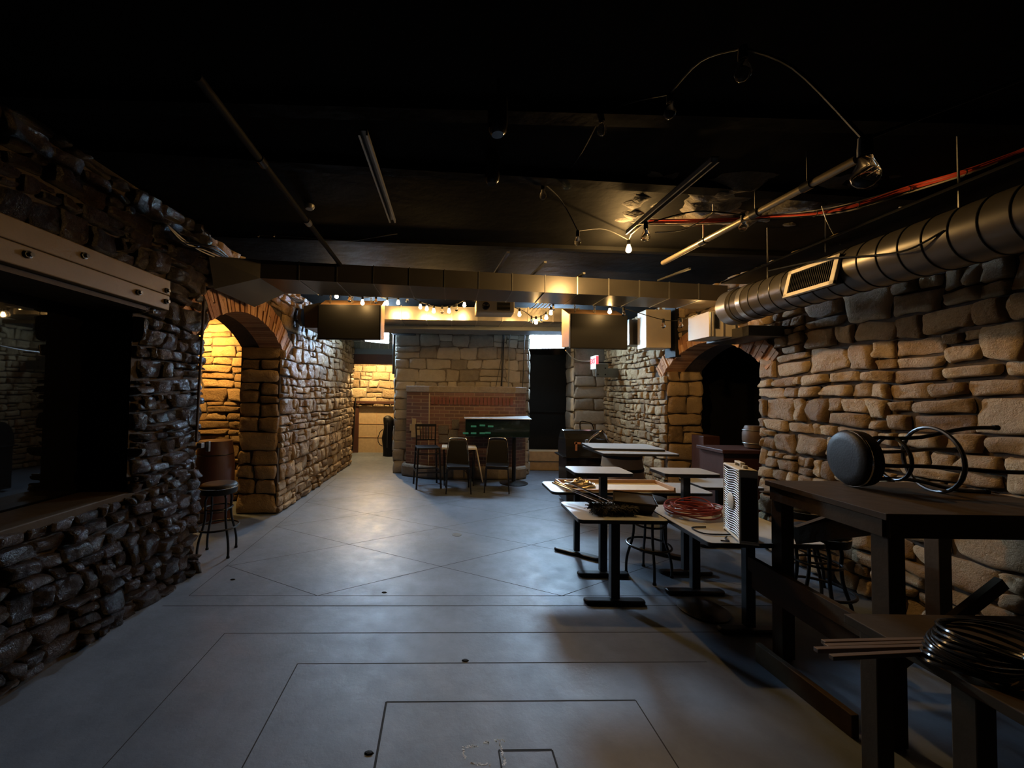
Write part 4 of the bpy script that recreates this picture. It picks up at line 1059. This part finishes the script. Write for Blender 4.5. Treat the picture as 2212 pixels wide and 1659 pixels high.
# floor disc
p = onZ(1520, 1304, 0.02); mb = MB(); mb.lathe([(0, 0), (.185, 0), (.19, .015), (.16, .03), (.05, .05), (0, .05)], (2.1, 3.22, 0.0), 28); tag(mb.build('table_base_plate', M['black_metal'], smooth=True), 'round black base plate lying on the floor under the fan table', 'base plate')

# brush with handles
bs = thing('push_broom', 'dark bristled broom head with silvery poles on the near low table', 'broom', (1.44, 3.42, .75))
mb = MB()
for k in range(1500):
    x = random.uniform(-.2, .12); y = random.uniform(-.06, .06)
    a = random.uniform(-.9, .9)
    ext = .035 if x < -.12 else 0
    p0 = Vector((x * .92, -.08 + y * .4, .06)); q_ = Vector((x * 1.08 + random.uniform(-.03, .03) - ext * random.random(), -.1 + y * 1.6, .004 + random.random() * .085))
    mb.tube([p0, q_], .0022, 3)
mb.box((-.04, -.08, .035), (.34, .08, .05)); 
mb.build('bristle', M['bristle'], bs)
for k, (dx0, dx1) in enumerate(((-.19, -.40), (-.16, -.38), (-.08, -.27))):
    mb = MB(); mb.tube([(dx0 + .08, -.02, .075), (dx1 - .0, .52, .12 + .01 * k)], .009, 8); mb.build('handle', M['chrome'], bs, smooth=True)
# dark tub
p = onZ(1372, 1108, .75)
tb = thing('plastic_tub', 'dark brown upturned tub beside the broom head on the near low table', 'tub', (p.x + .03, p.y + .08, .75), math.radians(-22))
mb = MB(); 
vs = [(-.13, -.10, 0), (.13, -.10, 0), (.13, .1, 0), (-.13, .1, 0), (-.17, -.13, .09), (.17, -.13, .09), (.16, .13, .12), (-.17, .13, .12)]
mb.add(vs, [(0, 3, 2, 1), (4, 5, 6, 7), (0, 1, 5, 4), (1, 2, 6, 5), (2, 3, 7, 6), (3, 0, 4, 7)]); mb.build('tub_body', M['dark_plastic'], tb, bevel=.012)
mb = MB(); mb.tube([(-.17, -.13, .092), (.17, -.13, .092), (.16, .13, .122), (-.17, .13, .122)], .008, 6, closed=True); mb.build('rim', M['dark_plastic'], tb, smooth=True)
# tray
ty = thing('wooden_tray', 'shallow wooden tray with white bottom on the long low table', 'tray', (1.8, 4.28, .75), math.radians(1))
mb = MB(); mb.box((.0, 0, .006), (1.12, .36, .012)); mb.build('tray_bottom', M['cloth_white'], ty)
mb = MB()
for c_, d__ in (((0, .185, .025), (1.16, .02, .05)), ((0, -.185, .012), (1.16, .02, .02)), ((-.575, 0, .025), (.02, .39, .05)), ((.575, 0, .025), (.02, .39, .05))): mb.box(c_, d__)
mb.build('tray_rim', M['wood_tray'], ty, bevel=.003)
mb = MB(); n_ = 16
for i in range(n_):
    for j in range(n_):
        a = 2 * PI * j / n_; r = .16 * (1 - (i / (n_ - 1)) ** 2 * .95); zz = .075 * (i / (n_ - 1)) 
        q3 = noise.noise_vector((math.cos(a) * 4, math.sin(a) * 4, i * .7))
        mb.v.append((1.43 + r * math.cos(a) * 1.05 + q3[0] * .035, 4.28 + r * math.sin(a) * .7 + q3[1] * .03, .766 + max(0, zz + q3[2] * .03)))
for i in range(n_ - 1):
    for j in range(n_): l = (j + 1) % n_; mb.f.append((i * n_ + j, i * n_ + l, (i + 1) * n_ + l, (i + 1) * n_ + j)); mb.mi.append(0)
mb.f.append(tuple((n_ - 1) * n_ + j for j in range(n_))); mb.mi.append(0)
tag(mb.build('foil_heap', M['foil']), 'crumpled shiny foil heap at the left end of the wooden tray', 'foil')
# red cord coil on T4
cc = thing('extension_cord', 'coiled dark red extension cord on the table left of the box fan', 'cord', (0, 0, 0))
for k in range(13):
    pts = []
    R0 = random.uniform(.13, .22); ox, oy = random.uniform(-.02, .02), random.uniform(-.02, .02); ph_ = random.random() * 6
    for j in range(26):
        a = 2 * PI * j / 26
        pts.append((2.08 + ox + R0 * 1.05 * math.cos(a), 3.32 + oy + R0 * .85 * math.sin(a), .762 + .006 * k * .9 + .012 * (1 + math.sin(a * 2 + ph_)) + (.03 * max(0, math.sin(a + ph_)) if k % 4 == 0 else 0)))
    mb = MB(); mb.tube(pts, .0055, 6, closed=True); mb.build('coil', M['red_cord'], cc, smooth=True)
pipe('fan_cord', 'thin black power cord lying in front of the box fan', 'cord', smoothpts([Vector((1.98, 3.0, .757)), Vector((1.86, 2.98, .757)), Vector((1.87, 2.86, .757)), Vector((2.0, 2.84, .757)), Vector((2.06, 2.84, .76))]), .005, M['black'], 6)
pipe('fan_cord', 'short black cable end near the front corner of the fan table', 'cord', smoothpts([Vector((1.9, 2.72, .757)), Vector((1.95, 2.71, .757)), Vector((1.96, 2.76, .757)), Vector((2.0, 2.80, .757))]), .005, M['black'], 6)
# box fan
fa, fb = onZ(1597, 1173, .76), onZ(1562, 1141, .76)
dirv = Vector((fb.x - fa.x, fb.y - fa.y, 0)); FW = dirv.length
ang = math.atan2(dirv.y, dirv.x)
FH = .50
fan = thing('box_fan', 'off white box fan standing on the table, its grille facing left', 'fan', (fa.x, fa.y, .762), ang)
FT = .115   # thickness goes to local -y
mb = MB()
def ringbox(mb, y0, y1, inset):
    for (x0, x1, z0, z1) in ((0, FW, 0, inset), (0, FW, FH - inset, FH), (0, inset, 0, FH), (FW - inset, FW, 0, FH)):
        mb.box(((x0 + x1) / 2, (y0 + y1) / 2, (z0 + z1) / 2), (x1 - x0, y1 - y0, z1 - z0))
ringbox(mb, -FT, 0, .018)
mb.build('housing', M['white_paint'], fan, bevel=.012)
mb = MB(); mb.box((FW / 2, -.03, FH / 2), (FW - .03, .02, FH - .03)); mb.build('back_shroud', M['dark_plastic'], fan)
mb = MB(); mb.box((-.002, -FT / 2, FH / 2 - .02), (.006, FT - .02, FH - .07)); mb.build('side_shade', M['dark_plastic'], fan, bevel=.002)  # dark panel paints the shaded side of the light fan housing
mb = MB()
for k in range(28):
    z_ = .03 + k * (FH - .06) / 27
    pts = []
    for j in range(13):
        x = .02 + (FW - .04) * j / 12
        pts.append((x, -.006, z_ + .008 * math.sin(2 * PI * j / 12) * (1 if k < 17 else 1)))
    mb.tube(pts, .0036, 4)
mb.build('grille', simple('beige_grille', (0.36, 0.31, 0.22), .45), fan)
mb = MB(); mb.lathe([(0, -.004), (.055, -.004), (.06, 0), (.05, .006), (0, .008)], (FW / 2, .0, FH / 2), 20, Matrix.Rotation(-PI / 2, 3, 'X') @ Matrix.Diagonal((FW / .55, 1, 1)).to_3x3() if False else Matrix.Rotation(-PI / 2, 3, 'X')); mb.build('hub', M['white_paint'], fan, smooth=True)
mb = MB(); mb.box((FW * .35, -FT / 2, FH + .012), (.012, .03, .03)); mb.box((FW * .65, -FT / 2, FH + .012), (.012, .03, .03)); mb.box((FW * .5, -FT / 2, FH + .028), (FW * .36, .03, .012)); mb.build('handle', M['white_paint'], fan, bevel=.003)
mb = MB(); mb.lathe([(0, 0), (.018, 0), (.016, .02), (0, .022)], (FW * .2, -FT / 2, FH), 12); mb.build('knob', M['white_paint'], fan, smooth=True)
mb = MB(); mb.box((.008, -FT / 2, -.002), (.016, FT, .012)); mb.box((FW - .008, -FT / 2, -.002), (.016, FT, .012)); mb.build('foot', M['white_paint'], fan)

# ---- tall workbench at right
BZ = 1.18
c0 = onZ(1915, 1110, BZ); c1 = onZ(1652, 1037, BZ)
wb = thing('workbench', 'tall dark wooden workbench at the right with an overturned stool on top', 'workbench', (0, 0, 0))
y0b, y1b = c0.y, c1.y
xl_ = (c0.x + c1.x) / 2
mb = MB()
x1b = 3.42
mb.add([(c0.x, y0b, BZ), (x1b, y0b, BZ), (x1b, y1b, BZ), (c1.x, y1b, BZ), (c0.x, y0b, BZ - .035), (x1b, y0b, BZ - .035), (x1b, y1b, BZ - .035), (c1.x, y1b, BZ - .035)],
       [(0, 1, 2, 3), (7, 6, 5, 4), (0, 4, 5, 1), (1, 5, 6, 2), (2, 6, 7, 3), (3, 7, 4, 0)])
mb.build('bench_top', M['wood_dark'], wb, bevel=.003)
mb = MB(); mb.bar((c0.x + .03, y0b + .03, BZ - .08), (c1.x + .03, y1b - .03, BZ - .08), .04, .09); mb.bar((c0.x + .03, y0b + .03, BZ - .08), (x1b - .03, y0b + .03, BZ - .08), .04, .09); mb.bar((c1.x + .03, y1b - .03, BZ - .08), (x1b - .03, y1b - .03, BZ - .08), .04, .09); mb.build('apron', M['wood_dark'], wb)
for (lx, ly) in ((c0.x + .07, y0b + .06), (c1.x + .07, y1b - .06), (x1b - .07, y0b + .06), (x1b - .07, y1b - .06)):
    mb = MB(); mb.box((lx, ly, (BZ - .03) / 2), (.085, .085, BZ - .04)); mb.build('leg', M['wood_dark'], wb, bevel=.004)
mb = MB(); mb.bar((c1.x + .14, y1b - .08, .82), (c0.x + .14, y0b + .2, BZ - .12), .03, .1); mb.build('diagonal_brace', M['wood_dark'], wb)
mb = MB(); mb.bar((c1.x + .2, y1b - .03, .82), (x1b - .4, y1b - .03, BZ - .15), .03, .1); mb.build('diagonal_brace', M['wood_dark'], wb)
mb = MB(); mb.bar((c0.x + .14, y0b + .1, .36), (x1b - .5, y0b + .1, .8), .03, .06); mb.build('diagonal_brace', M['wood_dark'], wb)
# lower rails
for (zt, off, th_) in ((.61, -.03, .1), (.5, -.0, .12)):
    mb = MB(); mb.bar((c0.x + off, y0b - .02, zt - th_ / 2), (c1.x + off - .0, y1b + .1, zt - th_ / 2), .04, th_); mb.build('side_rail', M['wood_dark'], wb, bevel=.003)
# board on the floor
a, b_ = onZ(1637, 1388, .12), onZ(1848, 1545, .12)
mb = MB(); mb.bar((a.x, a.y, .06), (b_.x, b_.y, .06), .04, .12); tag(mb.build('floor_board', M['wood_dark'], bevel=.004), 'dark plank on edge on the floor in front of the workbench', 'board')
# stool lying on bench: axis along +x, slightly tilted
sx = onZ(1850, 1058, BZ)
st5.rotation_mode = 'XYZ'
seat_c = Vector((sx.x + .09, sx.y + .05, BZ))
ax = Vector((-1, .24, -.035)).normalized()
zt = ax; xt = Vector((0, 0, 1)).cross(zt).normalized(); yt = zt.cross(xt)
Rm = Matrix((xt, yt, zt)).transposed()
Rm = Rm @ Matrix.Rotation(math.radians(20), 3, 'Z')
st5.rotation_euler = Rm.to_euler('XYZ')
basep = seat_c + Vector((.66, -.14, .214))
st5.location = basep
# second low bench at the bottom right
lb = thing('work_table', 'low dark wooden table in the bottom right corner of the picture', 'table', (0, 0, 0))
TZ = .78
e0 = onZ(1850, 1470, TZ)
mb = MB(); X0, Yf, X1 = 1.80, 1.05, 3.3; Yb = 1.78
mb.box(((X0 + X1) / 2, (Yf + Yb) / 2, TZ - .02), (X1 - X0, Yb - Yf, .04)); mb.build('table_top', M['wood_dark'], lb, bevel=.004)
for (lx, ly) in ((X0 + .06, Yf + .34), (X0 + .08, Yb - .06), (X1 - .06, Yf + .06), (X1 - .06, Yb - .06)):
    mb = MB(); mb.box((lx, ly, (TZ - .04) / 2), (.07, .07, TZ - .04)); mb.build('leg', M['wood_dark'], lb, bevel=.004)
mb = MB(); mb.bar((X0 + .1, Yf + .4, .42), (X0 + .35, Yf + .5, .62), .03, .05); mb.build('brace', M['wood_dark'], lb)
for k, (p0, p1, lab) in enumerate((((1778, 1388), (2030, 1382), 'topmost wooden slat of four lying at the bottom right'), ((1784, 1397), (2030, 1389), 'second wooden slat from the top at the bottom right'), ((1762, 1404), (2028, 1397), 'third wooden slat, longest one at the bottom right'), ((1795, 1420), (2028, 1408), 'lowest wooden slat of four lying at the bottom right'))):
    a, b_ = onZ(*p0, TZ + .012), onZ(*p1, TZ + .012)
    mb = MB(); mb.bar(a, b_, .018, .016); tag(mb.build('lumber_strip', M['slat_wood'], bevel=.002), lab, 'slat', 'slats on the bottom right table')
hc = thing('wire_coil', 'coil of shiny black hose on the bottom right table', 'hose')
pc = onZ(2130, 1440, TZ + .02)
for k in range(9):
    pts = []
    R0 = .11 + .008 * k
    for j in range(24):
        a = 2 * PI * j / 24
        pts.append((pc.x - .05 + .02 * k + R0 * math.cos(a), pc.y + .03 + R0 * .8 * math.sin(a), TZ + .012 + .011 * k + .01 * math.sin(a * 2 + k)))
    mb = MB(); mb.tube(pts, .007, 6, closed=True); mb.build('coil', M['black_gloss'], hc, smooth=True)

# ---- chairs near the pier
def high_chair():
    t = thing('bar_chair', 'tall black slat back bar chair left of the folding table by the pier', 'chair', (onZ(922, 1050, 0).x, onZ(922, 1050, 0).y, 0), math.radians(12))
    W2, D2, SH = .2, .2, .74
    mb = MB(); mb.box((0, 0, SH), (.43, .42, .035)); mb.build('seat', M['vinyl'], t, bevel=.01)
    for (sx, sy) in ((-1, -1), (1, -1), (-1, 1), (1, 1)):
        top = Vector((sx * W2, sy * D2, SH - .01)); bot = Vector((sx * (W2 + .03), sy * (D2 + .03), 0))
        mb = MB(); mb.bar(bot, top, .032, .032); mb.build('leg', M['black_metal'], t)
    for zz in (.3,):
        mb = MB(); o_ = .225
        for (a, b) in (((-o_, -o_), (o_, -o_)), ((o_, -o_), (o_, o_)), ((o_, o_), (-o_, o_)), ((-o_, o_), (-o_, -o_))): mb.bar((a[0], a[1], zz), (b[0], b[1], zz), .02, .025)
        mb.build('footrest', M['black_metal'], t)
    mb = MB()
    for (a, b) in (((-.2, -.2), (.2, -.2)), ((.2, -.2), (.2, .2)), ((-.2, .2), (-.2, -.2))): mb.bar((a[0], a[1], SH - .1), (b[0], b[1], SH - .1), .015, .02)
    mb.build('stretcher', M['black_metal'], t)
    for sx in (-1, 1):
        mb = MB(); mb.tube([(sx * .19, .2, SH), (sx * .185, .21, SH + .15), (sx * .2, .25, SH + .42)], .014, 8); mb.build('back_post', M['black_metal'], t, smooth=True)
    mb = MB(); mb.bar((-.2, .25, SH + .4), (.2, .25, SH + .4), .02, .05); mb.build('back_rail', M['black_metal'], t); mb = MB(); mb.bar((-.185, .21, SH + .12), (.185, .21, SH + .12), .018, .025); mb.build('back_rail', M['black_metal'], t)
    for k in range(5):
        x = -.12 + k * .06
        mb = MB(); mb.bar((x * .9, .21, SH + .12), (x, .25, SH + .4), .018, .01); mb.build('back_slat', M['black_metal'], t)
    return t
high_chair()
def stack_chair(label, loc, rz):
    t = thing('stacking_chair', label, 'chair', loc, rz)
    mb = MB(); mb.prism(rounded_rect(.41, .4, .06), .42, .48, axis=2); mb.build('seat', M['vinyl'], t, bevel=.015)
    mb = MB()
    vs = [(-.2, .0, 0), (.2, 0, 0), (.165, 0.06, .38), (.13, .07, .42), (-.13, .07, .42), (-.165, .06, .38)]
    f_ = [Vector(v) + Vector((0, .19, .47)) for v in vs]; bk_ = [v + Vector((0, .035, 0)) for v in f_]
    mb.add(f_ + bk_, [(0, 1, 2, 3, 4, 5), (11, 10, 9, 8, 7, 6)] + [(k, (k + 1) % 6, (k + 1) % 6 + 6, k + 6) for k in range(6)])
    mb.build('backrest', M['vinyl'], t, bevel=.01)
    mb = MB(); mb.tube(smoothpts([Vector(p) for p in ((-.205, .21, .42), (-.2, .22, .6), (-.175, .27, .86), (-.12, .285, .93), (.12, .285, .93), (.175, .27, .86), (.2, .22, .6), (.205, .21, .42))], 4), .011, 8); mb.build('back_frame', M['chrome'], t, smooth=True)
    for (sx, sy, by) in ((-1, -1, -.2), (1, -1, -.2), (-1, 1, .25), (1, 1, .25)):
        mb = MB(); mb.tube([(sx * .195, sy * .19, .44), (sx * .22, by * 1.12, 0.0)], .011, 8); lg = mb.build('leg', M['black_metal'], t, smooth=True)
    mb = MB(); mb.bar((-.2, -.19, .43), (.2, -.19, .43), .02, .02); mb.bar((-.2, .19, .43), (.2, .19, .43), .02, .02); mb.bar((-.2, -.19, .43), (-.2, .19, .43), .02, .02); mb.bar((.2, -.19, .43), (.2, .19, .43), .02, .02); mb.build('seat_frame', M['black_metal'], t)
    return t
p = onZ(989, 1061, 0); stack_chair('black stacking chair with chrome frame in front of the folding table', (p.x, p.y, 0), math.radians(2))
p = onZ(1067, 1056, 0); stack_chair('black stacking chair standing alone right of the folding table', (p.x + .04, p.y - .12, 0), math.radians(-8))
# folding table with a leaf to the ground
ft = thing('folding_table', 'small off white folding table with one leaf hanging down, behind the chair', 'table', (.17, 7.66, 0))
mb = MB(); mb.prism([(x, y) for x, y in rounded_rect(.68, .5, .03)], .70, .73, axis=2); mb.build('tabletop', M['cloth_white'], ft, bevel=.004)
mb = MB(); mb.bar((.33, 0, .72), (.46, 0, .08), .5, .02, up=(1, 0, 0)); mb.v = mb.v; mb.build('drop_leaf', M['cloth_white'], ft, bevel=.003)
for (sx, sy) in ((-1, -1), (1, -1), (-1, 1), (1, 1)):
    mb = MB(); mb.tube([(sx * .3, sy * .2, .70), (-sx * .02 + sx * .3, sy * .2, 0)], .012, 6); mb.build('leg', M['black_metal'], ft, smooth=True)
mb = MB(); mb.tube([(-.3, -.2, .65), (.3, -.2, .12)], .008, 6); mb.tube([(.3, .2, .65), (-.3, .2, .12)], .008, 6); mb.build('cross_brace', M['black_metal'], ft, smooth=True)
# green glossy pedestal console
p = onZ(1112, 1047, 0)
gc = thing('pedestal_console', 'dark green glossy console on a round foot in front of the brick pier', 'console', (p.x, p.y + .13, 0), 0)
p.y += .13
pl, pr_ = onY(1003, 912, p.y).x - p.x, onY(1144, 905, p.y).x - p.x
ztp = onY(1100, 905, p.y).z; zbt = onY(1070, 942, p.y).z
mb = MB(); mb.box(((pl + pr_) / 2, 0.02, (ztp + zbt) / 2 - .01), (pr_ - pl - .04, .3, ztp - zbt)); mb.build('console_body', M['green'], gc, bevel=.01)
mb = MB(); mb.add([(pl, -.2, ztp), (pr_, -.2, ztp), (pr_ + .02, .3, ztp), (pl, .25, ztp), (pl, -.2, ztp + .02), (pr_, -.2, ztp + .02), (pr_ + .02, .3, ztp + .05), (pl, .25, ztp + .02)], [(0, 3, 2, 1), (4, 5, 6, 7), (0, 1, 5, 4), (1, 2, 6, 5), (2, 3, 7, 6), (3, 0, 4, 7)]); mb.build('console_top', M['laminate'], gc, bevel=.006)
mb = MB(); mb.tube([(0, 0, .03), (0, 0, zbt)], .04, 14); mb.build('pedestal', M['black_metal'], gc, smooth=True)
mb = MB(); mb.lathe([(0, 0), (.28, 0), (.28, .012), (.2, .03), (.05, .05), (0, .05)], n=28); mb.build('round_foot', M['black_metal'], gc, smooth=True)
for (px_, py_) in ((1023, 921), (1042, 919), (1060, 921), (1006, 936), (1023, 936), (1042, 936), (1054, 935)):
    q_ = onY(px_, py_, p.y - .14); mb = MB(); mb.box((q_.x - p.x, -.135, q_.z), (.11, .008, .035)); mb.build('green_spot', M['green_emit'], gc, bevel=.003)  # small, faintly emissive green patches on the console front

# ---- grill
p = onY(1262, 1000, 6.35)
gx = p.x
gr_ = thing('barbecue_grill', 'black hooded barbecue grill with a shiny curved lid left of the barrel', 'grill', (gx, 6.45, 0), math.radians(0))
mb = MB(); mb.box((0, 0, .4), (.66, .45, .72)); mb.build('cabinet', M['black_gloss'], gr_, bevel=.01)
mb = MB()
for k, (x0, x1) in enumerate(((-.33, -.005), (.005, .33))): mb.box(((x0 + x1) / 2, -.232, .36), (x1 - x0 - .01, .015, .6))
mb.build('door', M['black_gloss'], gr_, bevel=.004)
prof = []
for k in range(11):
    a = PI * k / 10; prof.append((.24 * -math.cos(a), .78 + .0 + .42 * math.sin(a) ** .8))
mb = MB(); mb.prism([(y, z_) for y, z_ in prof], -.34, .34, axis=0); mb.build('lid', M['black_gloss'], gr_, bevel=.01)
mb = MB(); mb.tube(smoothpts([Vector((-.02, -.3, 1.0)), Vector((.02, -.3, 1.08)), Vector((.2, -.28, 1.2)), Vector((.27, -.24, 1.16)), Vector((.42, -.2, .88))], 4), .018, 8); mb.build('lid_handle', M['chrome'], gr_, smooth=True)
mb = MB(); mb.box((-.02, -.28, 1.02), (.05, .04, .09)); mb.build('handle_mount', M['slate'], gr_)
mb = MB(); mb.box((-.18, -.248, .95), (.03, .01, .14)); mb.box((-.16, -.248, 1.0), (.1, .01, .03)); mb.build('label_plate', M['orange_label'], gr_)
mb = MB(); mb.box((0, -.02, .775), (.8, .52, .025)); mb.build('shelf', M['black_gloss'], gr_, bevel=.006)
mb = MB(); mb.tube(smoothpts([Vector((.0, .1, 1.18)), Vector((.0, .1, 1.32)), Vector((.1, .1, 1.32)), Vector((.2, .1, 1.28)), Vector((.25, .1, 1.1))], 4), .01, 6); mb.build('exhaust_rod', M['black_metal'], gr_, smooth=True)
for sx in (-1, 1):
    mb = MB(); mb.lathe([(0, -.02), (.05, -.02), (.055, 0), (.05, .02), (0, .02)], (sx * .27, -.15, .05), 14, Matrix.Rotation(PI / 2, 3, 'Y')); mb.build('caster', M['black'], gr_)

# ---- dark counter in the right arch and barrel
ct = thing('bar_counter', 'dark red brown wooden bar counter inside the right brick arch', 'counter', (0, 0, 0))
a, b_ = onY(1566, 973, 5.3), onY(1640, 973, 5.3)
mb = MB(); mb.box((4.05, 5.45, a.z / 2), (.75, .5, a.z - .04)); mb.build('front_panel', M['wood_red'], ct, bevel=.006)
mb = MB(); mb.box((4.03, 5.43, a.z), (.8, .56, .05)); mb.build('counter_top', M['wood_red'], ct, bevel=.008)
a = onY(1505, 940, 6.2)
mb = MB(); mb.box((a.x + .14, 6.2, a.z / 2), (.26, .3, a.z)); mb.build('end_post', M['wood_red'], ct, bevel=.008)
wbz = onY(1626, 945, 5.3)
kb = thing('keg', 'dull banded barrel standing on the counter inside the right arch', 'barrel', (4.2, 5.35, a.z - .02 if False else onY(1566, 973, 5.3).z + .04))
mb = MB(); mb.lathe([(0, 0), (.1, 0), (.13, .1), (.13, .2), (.1, .3), (0, .3)], n=20); mb.build('keg_body', M['slat_wood'], kb, smooth=True)
for zz in (.06, .24): 
    mb = MB(); mb.ring((0, 0, zz), .122, .008, 20, 6); mb.build('hoop', M['steel'], kb, smooth=True)
# dark cabinet inside left alcove
mb = MB(); mb.lathe([(0, 0), (.2, 0), (.235, .3), (.24, .5), (.235, .8), (.2, 1.08), (0, 1.08)], n=24)
a = onY(465, 1000, 5.3)
ab = thing('wooden_barrel', 'tall dark red brown barrel inside the left arch behind the stool', 'barrel', (a.x, 5.3, 0))
mb.build('barrel_body', M['wood_red'], ab, smooth=True)
for zz in (.15, .9): 
    mb = MB(); mb.ring((0, 0, zz), .222, .008, 24, 6); mb.build('hoop', M['black_metal'], ab, smooth=True)
# floor bits
p = onZ(987, 1155, 0); mb = MB(); mb.lathe([(0, 0), (.06, 0), (.06, .003), (0, .003)], (p.x, p.y, 0), 18); tag(mb.build('floor_drain', M['steel']), 'small round drain cover in the middle of the concrete floor', 'drain')
for (px_, py_, lab) in ((830, 1280, 'dark scrap on the long straight floor groove'), (1005, 1427, 'tiny dark chip on the floor below the picture centre'), (797, 1627, 'small dark pebble near the bottom edge of the floor'), (503, 1252, 'tiny chip on the floor near the left stool')):
    p = onZ(px_, py_, 0); mb = MB(); mb.lathe([(0, 0), (.014, 0), (.01, .006), (0, .008)], (p.x, p.y, 0), 7); mb.v = [(x + (x - p.x) * .8, y, z_) for x, y, z_ in mb.v]; tag(mb.build('floor_debris', M['black']), lab, 'debris')

# ================================================================== room lamps out of direct sight
# warm ceiling lamp in the far left room
def room_lamp(name, label, loc, mat):
    t = thing(name, label, 'lamp', loc)
    mb = MB(); mb.lathe([(0, .0), (.05, 0), (.05, .05), (0, .05)], (0, 0, .06), 12); mb.build('lamp_holder', M['black'], t, smooth=True)
    mb = MB(); mb.lathe([(0.001, -.045), (.03, -.035), (.045, 0), (.03, .04), (.02, .06)], (0, 0, 0), 12); mb.build('lamp_globe', mat, t, smooth=True)
    return t
room_lamp('ceiling_lamp', 'warm bare lamp in the room beyond the far left opening', (-2.15, 10.7, 2.8), M['globe_room'])
al = room_lamp('ceiling_lamp', 'warm lamp with an added spill blocker in the alcove behind the left arch', (-3.9, 5.72, 2.62), M['globe_alcove'])
mb = MB(); nS = 14  # unseen half cylinder, added to keep alcove light off the near floor
for k in range(nS + 1):
    a = math.radians(-150) + math.radians(185) * k / nS
    for (rr_, zz) in ((.10, -.16), (.10, .10)): mb.v.append((rr_ * math.cos(a), rr_ * math.sin(a), zz))
for k in range(nS): mb.f.append((2 * k, 2 * k + 2, 2 * k + 3, 2 * k + 1)); mb.mi.append(0)
so = mb.build('spill_blocker', M['black'], al); sm = so.modifiers.new('thickness', 'SOLIDIFY'); sm.thickness = .004
